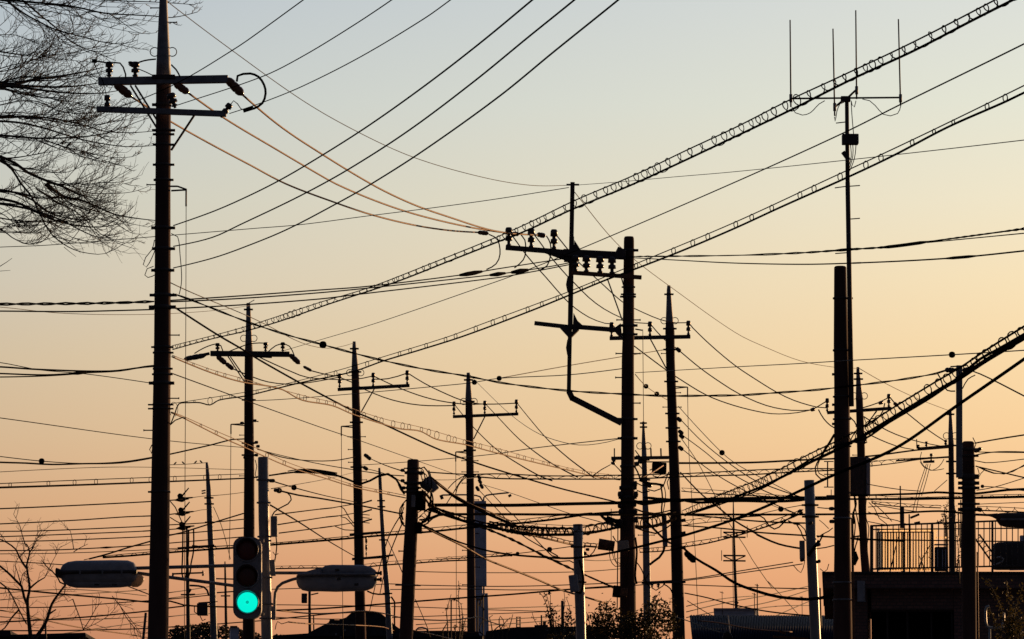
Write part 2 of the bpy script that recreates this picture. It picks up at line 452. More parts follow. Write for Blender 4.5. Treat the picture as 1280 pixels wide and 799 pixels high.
for poly in ([(718, 300), (727, 314), (717, 316)], [(706, 312), (721, 314), (720, 327), (705, 326)], [(678, 314), (706, 324), (706, 316)], [(717, 391), (722, 401), (731, 409), (716, 410)],
             [(700, 409), (711, 421), (713, 409)], [(716, 409), (724, 412), (714, 422)], [(768, 410), (776, 404), (778, 424), (770, 415)]):
    MB().prism([P(x, y, 63.86) for x, y in poly], (0, .14, 0)).build('gusset_plate', 'dark', p)
bar(p, 'crossarm', 64, 668, 404, 712, 409, 5, 'dark', dd=-.1)
bar(p, 'crossarm', 64, 712, 408, 776, 413, 5.5, 'dark', dd=-.1)
sa = bar(p, 'crossarm', 64, 716, 341, 802, 347, 5, 'rust', dd=-.2)
for x in (719, 733, 750, 765): lathe(sa, 'insulator', 64, x, 342 + (x - 717) * .06, x, 319 + (x - 717) * .05, 10.5, 'porc', dd=-.2)
for x, y in ((636, 293), (664, 294), (692.5, 295.5)): lathe(ua, 'insulator', 64, x, 311 + (x - 636) * .07, x, y - 8.5, 9.5, 'porc', dd=-.12)
for a in ((597, 290.5, 611, 292, 6), (640, 292, 649, 293, 6), (671, 293, 682, 295, 7)): lathe(ua, 'strain_insulator', 64, *a, 'brown', STR, dd=-.12)
for y0, y1 in ((343, 367), (421, 447)): MB().prism([P(x, y, 63.85) for x, y in ((712, y0), (709, y0 + 4), (707.5, (y0 + y1) / 2), (709, y1 - 4), (712, y1))], (0, .1, 0)).build('curved_bracket', 'dark', p)
for a in ((721, 502), (751, 516)): lathe(p, 'bolt', 64, a[0], a[1] + 2, a[0] + 3, a[1] - 1, 6, 'dark', dd=-.1)
for a in ((759, 348, 778, 401), (777, 348, 789, 390)): bar(p, 'brace', 64, *a, 1.6, 'dark', dd=-.1)
for q in ('611,293 622,300 625,318 620,330 608,337', '651,293 656,300 657,315 654,325 643,335', '683,295 688,305 688,320 684,332 674,338'): cord(p, 'jumper_cable', 64, q, 1.6, 'black', dd=-.15)
for a in ((794, 411.5, 803, 413),): bar(p, 'lead_bracket', 64, *a, 1.6, 'dark')
cord(p, 'down_lead', 64, '803.5,412 804.4,528', .8, 'thin')
# boxes and cables low on it
cyl(p, 'junction_drum', 64, 748, 680, 768, 683, 14, 13, 'rust', dd=-.25, n=16)
bar(p, 'small_box', 64, 772, 683.5, 786, 682, 13, 'beige', dd=-.28, lab='pale box with a dark side')
bar(p, 'dark_box', 64, 766, 739, 776, 740, 14, 'black', dd=-.25)
bar(p, 'dark_box', 64, 775, 740, 784, 741, 10, 'rust', dd=-.28)
for q, w in (('762,685 763,700 769,708 776,708', 1), ('765,685 767,698 772,706 777,707', .9), ('768,690 770,702 776,705', .9), ('794,672 796,690 794,720 796,730', 2.5), ('776,700 781,708 784,705 786,690', .9),
             ('752,645 764,655 776,658', 3.5), ('748,643 758,648 776,650', 2), ('766,670 772,678 777,674', 1.5), ('795,702 802,712 808,728 813,735', 1.4), ('764,636 764,680', .9), ('796,604 802,607 810,606', 1.5), ('796,613 803,616 812,614', 1.5)):
    cord(p, 'loose_cable', 64, q, w, 'black', dd=-.25)
for x, y in ((775, 618), (794, 605), (793, 630), (776, 640), (775, 632), (795, 618), (794, 640), (776, 652), (795, 650)): lathe(p, 'cable_knob', 64, x - 3, y, x + 3, y, 8, 'dark', STR, dd=-.1)
bar(p, 'small_ladder', 64, 772.5, 650, 771.5, 760, 1.4, 'dark', dd=.1)
bar(p, 'flat_bracket', 64, 758, 647, 778, 655, 5, 'dark', dd=-.1)

# ------------------------------------------------------------------ right pole with the four-whip aerial
p = pole('utility_pole', 'thick flat-topped pole at right with a four-whip aerial mast strapped to it', 50,
         [(333, 1050.3, 13), (334.5, 1050.3, 15.5), (430, 1051, 18), (480, 1052.3, 19.5), (600, 1052.7, 20.5), (690, 1053, 20.5), (740, 1053.2, 22.5), (799, 1053.5, 24)])
cyl(p, 'aerial_mast', 50, 1058.5, 124, 1059.6, 230, 5, 5.6, 'dark', dd=-.08, n=12)
cyl(p, 'aerial_mast', 50, 1059.6, 228, 1064.3, 508, 6, 6.6, 'dark', dd=-.08, n=12)
aa = cyl(p, 'aerial_arm', 50, 989, 123.3, 1127, 122, 2.4, 2.4, 'dark', dd=-.08)
cyl(p, 'aerial_arm', 50, 1057, 125, 1070.5, 112, 3, 2.6, 'dark', dd=-.1)
cyl(p, 'aerial_arm', 50, 1057, 123, 1043.5, 134, 3, 2.6, 'dark', dd=-.06)
for x0, y0, x1, y1, yb in ((987.6, 25, 988.6, 134, 122), (1041.2, 36, 1043.4, 145, 133), (1069.7, 13, 1070.8, 124, 112), (1123, 24, 1125.7, 132, 122)):
    w = cyl(p, 'whip_antenna', 50, x0, y0, x1, y1, 1.7, 2.1, 'dark', dd=-.1, n=8)
    cyl(w, 'antenna_base', 50, x1 - .1, yb - 4, x1, yb + 6, 4, 4, 'steel', dd=-.1)
bar(p, 'hub_plate', 50, 1051, 124, 1063, 124, 7, 'dark', dd=-.1)
bar(p, 'aerial_box', 50, 1052.5, 174.5, 1073, 174.5, 13, 'dark', dd=-.12)
bar(p, 'aerial_box', 50, 1053.5, 190, 1061, 200, 5, 'dark', dd=-.1)
for q in ('990,134 994,141 1003,144 1013,141 1024,130 1031,126', '1126,132 1122,142 1113,145 1104,143 1094,132 1087,126 1078,124', '1043,146 1044,152 1046,140 1050,130 1055,128', '1070,126 1068,134 1065,131 1064,126',
          '1064,128 1065,145 1067,168', '1066,181 1066,195 1062,210', '1070,181 1068,198 1062,214', '1063,181 1064,196 1061,208'): cord(p, 'coaxial_cable', 50, q, 1.1, 'black', dd=-.14)
for a in ((1045, 154, 1058, 152.5), (1043.5, 235, 1058, 233), (1061, 233, 1075, 232), (1062, 274, 1075, 273), (1044, 317, 1059, 316)): cyl(p, 'step_bolt', 50, *a, 1.4, 1.4, 'dark', dd=-.08, n=6)
for y in (373, 438): band(p, y, 1041, 1066, 2.5, 'dark')
for y in (496, 524, 558, 648, 728.5, 750): band(p, y, None, None, 2.2, 'steel' if y > 640 else 'dark', 1.5)
bar(p, 'conduit', 50, 1065.2, 648, 1067, 799, 3, 'rust', dd=-.1)
for y in (468, 506, 530): bar(p, 'bolt', 50, 1040, y, 1043, y, 3, 'dark')
for q, w in (('1043,543 1036,555 1030,564 1027,570', 3), ('1031,562 1024,574 1019,585 1020,593 1026,599 1034,598', 1.8), ('1028,570 1022,582 1024,592 1032,596', 1.2)): cord(p, 'loose_cable', 50, q, w, 'black', dd=-.15)
bar(p, 'wire_rack', 50, 1034.5, 577, 1034.5, 609, 1.6, 'dark', dd=-.05)
for y in (577, 588, 593, 609): bar(p, 'wire_rack', 50, 1030, y, 1042, y, 1.2, 'dark', dd=-.05)
bar(p, 'stub_bracket', 50, 1033, 621, 1043, 621, 4, 'dark', dd=-.05)
cyl(p, 'stub_pin', 50, 1039, 612, 1039, 622, 1, 1, 'dark', dd=-.05)
for q, w in (('1067,618 1070,630 1066,645 1068,655', 2.5), ('1068,690 1071,698 1067,706', 5), ('1066,640 1069,655 1067,680 1068,700', 1.6)): cord(p, 'loose_cable', 50, q, w, 'black', dd=-.1)
for x, y in ((1039, 636), (1039.5, 652)): lathe(p, 'cable_knob', 50, x - 3, y, x + 4, y, 5, 'dark', STR)

# ------------------------------------------------------------------ far-right pole with a post on top
p = pole('utility_pole', 'short thick pole at far right with a square post and lamp arm', 48,
         [(552, 1210.3, 12), (553.5, 1210.3, 15), (590, 1210.6, 16), (620, 1211, 17), (690, 1211, 18), (799, 1211.8, 18)])
bar(p, 'square_post', 48, 1199, 457, 1199, 597, 7.5, 'steel', dd=-.22, dep=7)
for a in ((1181, 462.5, 1194, 463), (1203, 463, 1213, 462)): lathe(p, 'strain_insulator', 48, *a, 7, 'porc', STR, dd=-.2)
bar(p, 'post_top', 48, 1188, 458.5, 1208, 457, 1.6, 'dark', dd=-.22)
for y, h in ((562, 4), (570, 3), (596, 7), (604, 5), (610, 4), (630, 3), (637, 5)): band(p, y, None, None, h, 'dark', 5)
cord(p, 'hook', 48, '1218,560 1220,555 1217,549 1216,547', 1.2, 'dark', dd=-.1)
lathe(p, 'insulator', 48, 1218, 565, 1227, 560, 5, 'porc', STR, dd=-.1)
cord(p, 'conduit', 48, '1221.5,690 1222,720 1223,799', 1.8, 'rust', dd=-.05)  # rust colour here stands in for orange sunlight along the thin conduit
for q, w in (('1172,467 1176,474 1178,481 1184,488 1194,489', 1.7), ('1219,469 1210,474 1206,480 1203,486', 1.4), ('1222,585 1224,592 1223,598 1226,592 1230,588', 1), ('1226,636 1230,642 1235,644', 1)): cord(p, 'jumper_cable', 48, q, w, 'black', dd=-.2)
lathe(p, 'cable_knob', 48, 1220, 636, 1228, 638, 6, 'dark', STR, dd=-.1)
for x, y in ((1198, 640), (1200, 655), (1199, 700), (1201, 625)): cyl(p, 'small_pipe', 48, x, y, x + .2, y + 30, 1.6, 1.6, 'dark', dd=.2)
# ------------------------------------------------------------------ signal post and its boxes
p = pole('signal_post', 'grey round post carrying the traffic light, its right edge lit by the sun', 50,
         [(571.5, 329, 12), (572.5, 329, 13.4), (650, 329.8, 13.5), (720, 332, 13.5), (799, 333.5, 13.8)], m='grey', group='', cat='signal post')
bar(p, 'control_box', 50, 342.5, 645.5, 342.7, 671, 8, 'house', dd=-.05, dep=9)
bar(p, 'control_box', 50, 340, 700, 341.5, 720, 6.5, 'house', dd=-.12)
bar(p, 'control_box', 50, 342, 758, 342, 775, 5, 'house', dd=-.08)
for y in (600, 628.5, 671, 676, 722, 755, 773): band(p, y, None, None, 2.4, 'steel', 2)
for q, w in (('345,671 346,680 345,692 343,703', 1.5), ('341,690 344,694 348,692', 1), ('319,575 321,583 319,593 321,598', 1), ('344,787 347,777 352,780 359,778 361,777', 1)): cord(p, 'loose_cable', 50, q, w, 'black', dd=-.1)
for x, y in ((337, 601), (343, 613)): lathe(p, 'cable_knob', 50, x - 1, y, x + 7, y, 5, 'dark', STR)
# ------------------------------------------------------------------ short thick pole left of centre
p = pole('utility_pole', 'short thick leaning pole crowded with cable boxes, left of centre', 58,
         [(574.5, 516.5, 12), (576, 516.5, 14.8), (640, 515, 15.6), (700, 511.8, 17), (799, 507.5, 17)])
for y, h in ((585.5, 1.5), (591, 4), (604, 4), (610, 3), (615, 3), (731.5, 1.6)): band(p, y, None, None, h, 'dark', 4 if h < 3 else 3)
for y, s in ((689, -1),): step(p, y, s, 6)
bar(p, 'pole_crossbar', 58, 494, 731.5, 526, 732, 1.6, 'dark', dd=-.1)
bar(p, 'cable_closure', 58, 533, 598, 545, 613, 10, 'house', dd=-.15, dep=12)
bar(p, 'cable_closure', 58, 530, 600, 541, 613, 9, 'black', dd=-.1)
cyl(p, 'cable_drum', 58, 526.5, 614, 526, 638, 12, 12, 'black', dd=-.1, n=16)
bar(p, 'cable_closure', 58, 523.5, 653, 523, 667, 8.5, 'black', dd=-.05)
bar(p, 'small_plate', 58, 517, 619, 516.5, 634, 5, 'grey', dd=-.18)
for q, w in (('525,586 530,584 535,590 538,602 538,640 535,654', 1.8), ('524,590 528,600 526,610', 1.2), ('527,589 532,598 530,606', 1), ('504,640 500,646 502,654 506,658', 2), ('536,646 540,632 541,622 538,612', 1.4),
             ('505,617 501,612 498,605', 2.2), ('526,655 532,652 536,645', 2), ('505,630 501,640 503,650', 1.4), ('524,646 530,641 534,646 530,652 525,650', 1.2), ('522,641 529,637 535,640', 1.2), ('526,618 531,622 535,616', 1.4)): cord(p, 'loose_cable', 58, q, w, 'black', dd=-.2)
for q in ('530,616 540,628 543,634', '529,619 536,629 541,633', '527,612 534,618 540,627', '528,622 534,628 539,636'): cord(p, 'loose_cable', 58, q, 1.6, 'sunlit_copper', dd=-.22)
for q, w in (('524,584 529,588 531,598 529,606 526,604', 1.1), ('526,588 533,594 535,604 533,612', 1.2), ('533,604 540,618 541,630 537,642 531,650', 2.0), ('508,625 500,636 500,648 505,655', 1.6), ('505,634 502,642 504,650', 1.3), ('524,650 533,649 537,643 541,634', 2.2), ('525,658 533,655 541,648 548,645', 1.8),
             ('522,648 527,645 531,648 527,655 523,652', 1.3), ('536,588 539,598 539,612 536,640 535,655', 1.4), ('530,640 536,636 544,637 552,642', 2.4), ('520,612 527,609 533,613', 2)): cord(p, 'loose_cable', 58, q, w, 'black', dd=-.24)
bar(p, 'cable_closure', 58, 527, 604, 538, 614, 7, 'dark', dd=-.3)
for x, y in ((503, 588), (503, 601), (504, 610), (525, 604), (526, 592)): lathe(p, 'cable_knob', 58, x - 2.5, y, x + 3, y, 4.5, 'dark', STR, dd=-.1)

# ------------------------------------------------------------------ middle-distance poles with crossarms
def line_pole(label, D, prof, capy, arm, pins, ringy, bands=(), steps=(), braces=(), lead=None, m='conc', pinw=6, pinh=15, knobs=()):
    p = pole('utility_pole', label, D, prof, m, capy)
    rings(p, ringy, 4, 1.0)
    if arm:
        a = bar(p, 'crossarm', D, *arm, 'dark', dd=-.16)
        for x, yb in pins: lathe(a, 'insulator', D, x, yb, x, yb - pinh, pinw, 'porc', dd=-.16)
    for y in bands: band(p, y, None, None, 2.2, 'dark', 3)
    for y, s in steps: step(p, y, s, 6, 1)
    for b in braces: bar(p, 'brace', D, *b, 1.5, 'dark', dd=-.14)
    if lead:
        cord(p, 'down_lead', D, lead, .8, 'thin')
        x, y = parse(lead)[0]; cx, w = cw(p, y)
        for y2 in (y - 1, y + 2): bar(p, 'lead_bracket', D, x, y, cx, y2, 1.3, 'dark')
        cord(p, 'lead_sleeve', D, [(x, y), (x, y + 12)], 1.7, 'dark')
    return p
p1 = line_pole('dark pole with drooping brown insulators just right of the tall left pole', 85,
    [(379, 310.3, 4.5), (392, 310.7, 6), (420, 311, 8), (446, 311, 10.5), (500, 311, 11.6), (600, 311.5, 13), (799, 311, 15.5)], 446,
    (263, 442, 362, 443, 6.5), [], 423, (387, 443, 500, 554, 569), [(527, 1), (544, -1), (595, -1)], [(284, 444, 306, 478), (288, 446, 306, 472)], '288.7,530.5 288,620 286.5,700')
for x, yb in ((272, 441), (332, 440), (353.5, 440)): lathe(p1, 'insulator', 85, x, yb, x, yb - 12, 6, 'porc', dd=-.16)
for a in ((230, 449, 258, 444, 7), (271, 445, 283, 455, 7), (282, 454, 292, 462, 6), (362, 443, 375, 455, 7), (379, 458, 390, 464, 4)): lathe(p1, 'strain_insulator', 85, *a, 'brown' if a[0] > 260 else 'porc', STR, dd=-.16)
for a in ((243, 446, 262, 442), (320, 445, 340, 446)): bar(p1, 'arm_iron', 85, *a, 3.5, 'dark', dd=-.16)
for q in ('243,442 255,435 270,430 276,432 279,440', '285,440 300,434 312,430 330,429 335,432', '335,440 345,432 354,429 362,433 368,445'): cord(p1, 'jumper_cable', 85, q, 1.4, 'black', dd=-.2)
cord(p1, 'top_wire', 85, '311,379 318,375', 1, 'wire')
for x, y in ((302, 529), (318, 526), (320, 553), (322, 558), (320, 569), (306, 572)): lathe(p1, 'cable_knob', 85, x - 2, y, x + 3, y, 4, 'dark', STR, dd=-.1)
p2 = line_pole('mid-distance pole whose crossarm leans up to the right, above the right lamp', 100,
    [(427, 442.7, 3.6), (432, 442.8, 4.6), (465, 444, 9.4), (520, 445.3, 10.5), (610, 447.3, 11.5), (720, 449.3, 12.5), (799, 451, 13.5)], 466,
    (422, 487, 512, 482, 4), [(424.5, 486), (466.5, 485), (509, 482)], 466, (436, 465, 528, 584), [(546, 1), (562, -1), (578, -1), (600, 1), (546, -1)], [(468, 486, 451, 516)], '426.7,533 427.5,680 429,799', pinw=5, pinh=19)
for x, y in ((457, 570), (460, 572.5), (456, 585.5)): lathe(p2, 'cable_knob', 100, x - 2, y - 2, x + 4, y + 2, 5, 'dark', STR, dd=-.1)
b = bar(p2, 'lower_arm', 100, 437, 668.5, 476, 665.5, 3, 'dark', dd=-.1)
bar(p2, 'lower_arm', 100, 440, 699, 482, 696, 3, 'dark', dd=-.1)
for x in (457.8,): lathe(p2, 'insulator', 100, x, 697, x, 670, 3, 'porc', dd=-.1)
for y in (627, 638.5, 650.5): bar(p2, 'fuse_rod', 100, 453, y + 2, 465, y - 1.5, 1.8, 'dark', dd=-.1)
for y in (643, 647, 653): bar(p2, 'fuse_rod', 100, 453, y, 462, y + 1, 1, 'dark', dd=-.05)
p3 = line_pole('mid-distance pole beside the blue-grey pylon sign, level crossarm', 110,
    [(466, 585.3, 4), (472, 585.5, 5), (500, 586, 8.6), (520, 586.6, 9.5), (600, 587.7, 9.5), (700, 588.7, 10.3), (799, 589.5, 11)], 503,
    (566, 521, 648, 517.5, 3.6), [(567.5, 520), (606, 519), (645.5, 517.5)], 502, (475, 502, 594, 563), [(576, 1), (576, -1), (590, -1), (590, 1), (604, -1), (625, 1), (688, -1), (709, 1), (731, -1)], [(607, 519, 592, 549)], '569.7,565 570.2,680 570.5,785', pinw=4.6, pinh=18)
for x, y in ((600, 602), (602, 608), (597, 611), (599, 597)): lathe(p3, 'cable_knob', 110, x - 2, y - 3, x + 2, y + 3, 4.5, 'dark', STR, dd=-.1)
for q in ('582,594 574,604 565,619 558,630', '583,594 571,600 560,611', '584,595 573,607 569,622'): cord(p3, 'service_drop', 110, q, 1.2, 'black', dd=-.2)
p4 = line_pole('pointed pole directly right of the middle pole, crossarm passing behind it', 80,
    [(357, 836, 4), (362, 836, 5), (402, 837, 9.5), (415, 837.4, 11.8), (450, 838, 11.2), (600, 843.3, 13), (650, 845, 14.3), (799, 848.6, 15.5)], 404,
    (762, 423, 863, 421, 4.6), [(764.5, 423), (812.5, 422), (860.5, 421)], 401, (368, 411, 437, 477, 517, 535, 552), [(442, -1), (491, 1), (509, -1), (509, 1)], [(813, 424, 833, 461)], '859.5,484 861,560 864.5,620 869,690 872.5,774', pinw=6, pinh=20)
for x, y in ((848, 524), (850, 540), (851, 545), (850, 560), (847, 437)): lathe(p4, 'cable_knob', 80, x - 2, y - 2, x + 4, y + 3, 5.5, 'dark', STR, dd=-.1)
for y in (651, 667, 685): bar(p4, 'small_bracket', 80, 852, y, 857, y - 1, 4, 'dark')
bar(p4, 'lower_arm', 80, 802, 728.5, 857, 727.5, 3, 'dark', dd=-.12)
for x in (823, 815): lathe(p4, 'insulator', 80, x, 735, x, 727, 5, 'porc', dd=-.12)
lathe(p4, 'cable_weight', 80, 856, 690, 869, 703, 8, 'black', STR, dd=-.1)
for q, w in (('829,730 838,736 842,745', 1.6), ('803,726 808,722 812,716', 1.2), ('815,735 820,738 828,733 833,727', 1.3)): cord(p4, 'loose_cable', 80, q, w, 'black', dd=-.15)
p5 = line_pole('thin pointed pole between the middle pole and its right neighbour', 120,
    [(527, 804.2, 2.5), (532, 804.3, 3), (555, 804.8, 5.5), (575, 805.5, 7), (620, 806.7, 7.5), (650, 807.6, 9), (799, 809.5, 10)], 562,
    (764, 573, 836, 572, 4), [], 557.5, (529, 534, 575, 600), [(669, -1), (669, 1)], m='steel')
lathe(p5, 'fuse_cutout', 120, 768.5, 571, 766, 581, 6, 'porc', dd=-.2)
cyl(p5, 'fuse_rod', 120, 768, 560.5, 768, 573, 1.6, 1.6, 'dark', dd=-.2)
for x in (813.5, 826): cyl(p5, 'fuse_rod', 120, x, 560.5, x + .5, 572, 2, 2, 'dark', dd=-.16)
bar(p5, 'transformer', 120, 815, 585, 833, 585.5, 13, 'black', dd=-.2)
bar(p5, 'lower_arm', 120, 806, 577.5, 840, 577.5, 1.5, 'dark', dd=-.1)
for x, y in ((797, 572), (800, 577), (795, 580), (809, 605), (811, 607)): lathe(p5, 'insulator', 120, x - 3, y, x + 4, y, 6, 'porc', STR, dd=-.1)
for q, w in (('794,563 800,571 806,578', 1.4), ('797,580 804,588 806,594', 1.2), ('799,600 808,604 820,605 830,607', 3), ('810,612 818,614 826,611 830,606', 1.5), ('826,607 828,622 827,640 830,650', 2), ('829,606 832,618 829,640', 1.2),
             ('836,590 832,600 829,608', 1.5), ('838,594 834,603 836,612', 1.2), ('793,583 797,590 801,602', 2), ('812,588 822,583 830,580', 1.3), ('816,595 824,597 834,594', 1.2)): cord(p5, 'loose_cable', 120, q, w, 'black', dd=-.2)
bar(p5, 'cable_riser', 120, 830, 645, 831.5, 683, 6, 'steel', dd=-.1)
cord(p5, 'cable_riser', 120, '831,680 829,690 824,697 817,702 812,706', 3, 'black', dd=-.1)
p6 = line_pole('pointed pole with a transformer, rising just right of the flat-topped aerial pole', 95,
    [(459, 1072.3, 3.4), (464, 1072.5, 4.2), (480, 1073.3, 6.4), (500, 1074.2, 9), (560, 1076.2, 10), (640, 1078, 10), (690, 1080, 10), (717, 1082.5, 11)], 500,
    (1034, 516, 1114, 510.5, 4), [(1034, 516), (1111, 510.5)], 495, (467, 474, 549, 553), [(569, -1)], [(1096, 513, 1081, 535), (1085, 528, 1096, 514)], pinw=5, pinh=18)
for a in ((1013, 513, 1019, 511, 5), (1098, 504.5, 1104, 502.5, 5), (1117, 503.5, 1123, 508, 5)): lathe(p6, 'strain_insulator', 95, *a, 'brown', STR, dd=-.16)
lathe(p6, 'insulator', 95, 1081, 555, 1081, 545, 6, 'porc', dd=-.2)
bar(p6, 'transformer', 95, 1073.5, 572, 1073.5, 620, 25, 'dark', dd=-.5, dep=18)
bar(p6, 'transformer_fin', 95, 1085, 573, 1085, 619, 4.5, 'lampb', dd=-.6, dep=14)
for q, w in (('1023,512 1030,524 1038,532 1043,535', 1.5), ('1062,521 1068,527 1071,533', 1.6), ('1106,504 1104,513 1098,522 1090,529 1082,534', 1.5), ('1080,522 1083,530', 1), ('1068,625 1070,640 1074,660 1076,680', 1.4), ('1072,700 1068,690 1071,678 1073,670', 1.6), ('1083,624 1082,645 1086,660 1083,685', 1.2), ('1062,553 1067,543 1070,540', 1.4)): cord(p6, 'loose_cable', 95, q, w, 'black', dd=-.3)
bar(p6, 'lower_arm', 95, 1066, 671.5, 1075, 670, 2, 'dark')
bar(p6, 'lower_arm', 95, 1067, 673.5, 1079, 676, 2, 'dark')
p7 = line_pole('thin pointed pole behind the square post, arm reaching left', 115,
    [(513, 1188, 3), (517, 1188, 3.6), (545, 1188.6, 6.6), (560, 1189, 7), (600, 1189.4, 7.3), (640, 1189.8, 8), (720, 1190.5, 8.5)], 556,
    (1147, 561.5, 1189, 558, 4), [(1158, 561), (1182, 559)], 545, (518, 557, 577, 592), [], m='dark', pinw=4, pinh=9)
cyl(p7, 'fuse_rod', 115, 1145.8, 549, 1146.2, 561, 1.3, 1.3, 'dark', dd=-.16)
lathe(p7, 'insulator', 115, 1147.5, 561, 1147.5, 556, 5, 'porc', dd=-.16)
bar(p7, 'lower_arm', 115, 1120, 576, 1189, 571, 2, 'dark', dd=-.1)
bar(p7, 'switch_bar', 115, 1154, 577.5, 1168, 577, 3, 'dark', dd=-.2)
lathe(p7, 'insulator', 115, 1164, 577, 1164, 567, 4, 'porc', dd=-.2)
for q in ('1158,580 1154,592 1148,610 1141,640', '1160,580 1156,595 1150,615 1145,640', '1163,580 1158,600 1152,620', '1150,577 1156,585 1165,588 1174,583 1180,574', '1152,565 1150,573 1155,583 1163,588 1180,586', '1184,600 1176,607 1168,614'): cord(p7, 'loose_cable', 115, q, .9, 'wire', dd=-.2)

# ------------------------------------------------------------------ small and far poles
p = pole('slender_pole', 'slim grey pole left of the traffic light with birds at its tip', 90,
    [(578, 258.3, 2.6), (584, 259, 4), (610, 260.8, 6.2), (650, 262.2, 7.4), (690, 264, 7.6), (720, 265.2, 8), (799, 267.5, 8.8)], 'steel')
for y in (622.5, 630, 653, 683): band(p, y, None, None, 2, 'dark', 2.5)
bar(p, 'crossarm', 90, 222, 685.5, 268, 682, 2.6, 'dark', dd=-.1)
bar(p, 'crossarm', 90, 240, 682, 262, 684.5, 1.6, 'dark', dd=-.15)
bar(p, 'transformer_box', 90, 246.5, 762, 260, 762, 15, 'dark', dd=-.3)
bar(p, 'box_lid', 90, 248, 754, 263, 753, 2, 'dark', dd=-.3)
cord(p, 'cable_arm', 90, '237,732 248,732.5 255,734 259,738 261,745', 2.4, 'dark', dd=-.1)
for q in ('243,758 243,765 246,767', '250,770 253,776 257,774', '260,757 264,753 272,752'): cord(p, 'loose_cable', 90, q, 1.2, 'black', dd=-.2)
for y in (612, 615): bar(p, 'cap_bolt', 90, 252, y + 2, 257, y + 1, 1.6, 'dark')
p = pole('slender_pole', 'slim grey pole leaning left between the lamp and the thick leaning pole', 95,
    [(585, 474, 2.4), (600, 475.2, 4.6), (640, 477, 5), (690, 480, 6), (740, 484.2, 7.2), (799, 487, 7.8)], 'steel')
for y in (626, 633.5, 675, 696, 742): band(p, y, None, None, 1.8, 'dark', 2.5)
cord(p, 'loose_cable', 95, '489,746 493,752 493,770 493.5,790', 2, 'black')
bar(p, 'crossarm', 95, 462, 697, 492, 694, 2.2, 'dark', dd=-.1)
p = pole('distribution_pole', 'distant pole with three bent cable risers, left of the slim bird pole', 160,
    [(660, 233.5, 2.4), (690, 234, 3.2), (720, 234.6, 4.6), (799, 235.5, 5.2)], 'dark')
bar(p, 'crossarm', 160, 215, 717.5, 254, 716, 2, 'dark', dd=-.2)
bar(p, 'crossarm', 160, 226, 743.5, 244, 743, 1.8, 'dark', dd=-.2)
bar(p, 'crossarm', 160, 222, 685.8, 246, 683.5, 2.4, 'dark', dd=-.3)
for x, y in ((216, 719), (253.5, 716)): lathe(p, 'insulator', 160, x, y - 3, x + .3, y + 4, 3, 'porc', dd=-.2)
for x, t in ((228.3, 0), (235.5, .5), (241.7, 1)): cord(p, 'cable_riser', 160, [(x + .3, 662), (x, 690), (x - .5 - t * 2.5, 705), (x - 1 - t * 3, 716), (230 + t * 2, 726)], 1.9, 'black', dd=-.3)
for x in (238.5, 239): bar(p, 'small_clamp', 160, 236, 737 + (x - 238) * 4, x, 736.5, 2.2, 'dark')
p = pole('distribution_pole', 'thin far pole seen just left of the traffic light', 180, [(702, 281.2, 1.4), (712, 281.4, 2.4), (740, 282, 3.2), (799, 283, 4)], 'dark')
for a in ((270, 723.5, 292, 724), (271, 741, 292, 739.5), (276, 745, 288, 745)): bar(p, 'crossarm', 180, *a, 1.6, 'dark', dd=-.1)
p = pole('distribution_pole', 'far pole with a small transformer box, seen below the right lamp', 190, [(739, 387, 3.4), (760, 387, 3.6), (799, 387.6, 4)], 'dark')
bar(p, 'transformer_box', 190, 380.5, 742, 380.5, 754, 7, 'dark', dd=-.3)
bar(p, 'side_arm', 190, 389, 743.5, 398, 741.5, 1.6, 'dark')
bar(p, 'side_arm', 190, 377.5, 746, 377.5, 753, 1.4, 'dark', dd=-.3)
pole('slender_pole', 'short thin stub standing right of the far transformer pole', 190, [(769, 392, 1.6), (799, 392.4, 2)], 'dark')
p = pole('service_pole', 'grey flat-topped service pole with a meter box, left of the middle pole', 60,
    [(655.5, 722.3, 12.2), (690, 723, 12.6), (720, 723.8, 13), (780, 725.8, 12.4), (799, 726.2, 12.4)], 'grey', group='', cat='service pole')
bar(p, 'meter_box', 60, 716, 719, 718.5, 740, 11, 'lampb', dd=-.18, dep=9)
cord(p, 'loose_cable', 60, '724,700 728,715 729,730 726,741 720,740', 3, 'black', dd=-.12)
for y in (728, 684): band(p, y, None, None, 2, 'dark', 2.5)
for x, y in ((715, 683), (734, 687)): lathe(p, 'cable_knob', 60, x - 2, y, x + 3, y, 4, 'dark', STR)
p = pole('service_pole', 'grey leaning service pole left of the aerial pole, one edge sunlit', 56,
    [(600.5, 1011.5, 13), (690, 1014.5, 13), (780, 1018.6, 13), (799, 1019.4, 13)], 'grey', group='', cat='service pole')
bar(p, 'meter_box', 56, 1002.5, 676, 1003, 699, 6.5, 'house', dd=-.1)
for y in (631.5, 646): band(p, y, None, None, 2.6, 'dark', 4)
for q, w in (('1010,695 1016,687 1021,680 1024,676', 4), ('1024,678 1027,672 1029,668', 2), ('1022,672 1028,668 1036,664 1041,660', 1.3), ('996,656 1001,664 1004,672 1007,676', 1.6), ('1000,656 1006,662 1008,670', 1.3),
             ('992,647 998,640 1004,637', 1.3), ('985,651 993,655 1000,656', 1.8), ('1024,650 1030,655 1036,661', .9), ('1025,711 1030,715 1034,712 1036,705', 1), ('991,706 997,713 1001,716 1004,710 1006,700', 1)): cord(p, 'loose_cable', 56, q, w, 'black', dd=-.12)
for x, y in ((1000, 639), (1003, 700), (1023, 702), (1023, 681), (1013, 654)): lathe(p, 'cable_knob', 56, x - 3, y + 1, x + 3, y - 1, 4.5, 'dark', STR, dd=-.15)
cord(p, 'edge_conduit', 56, '1025,735 1026.5,785', 2.2, 'dark', dd=.05)
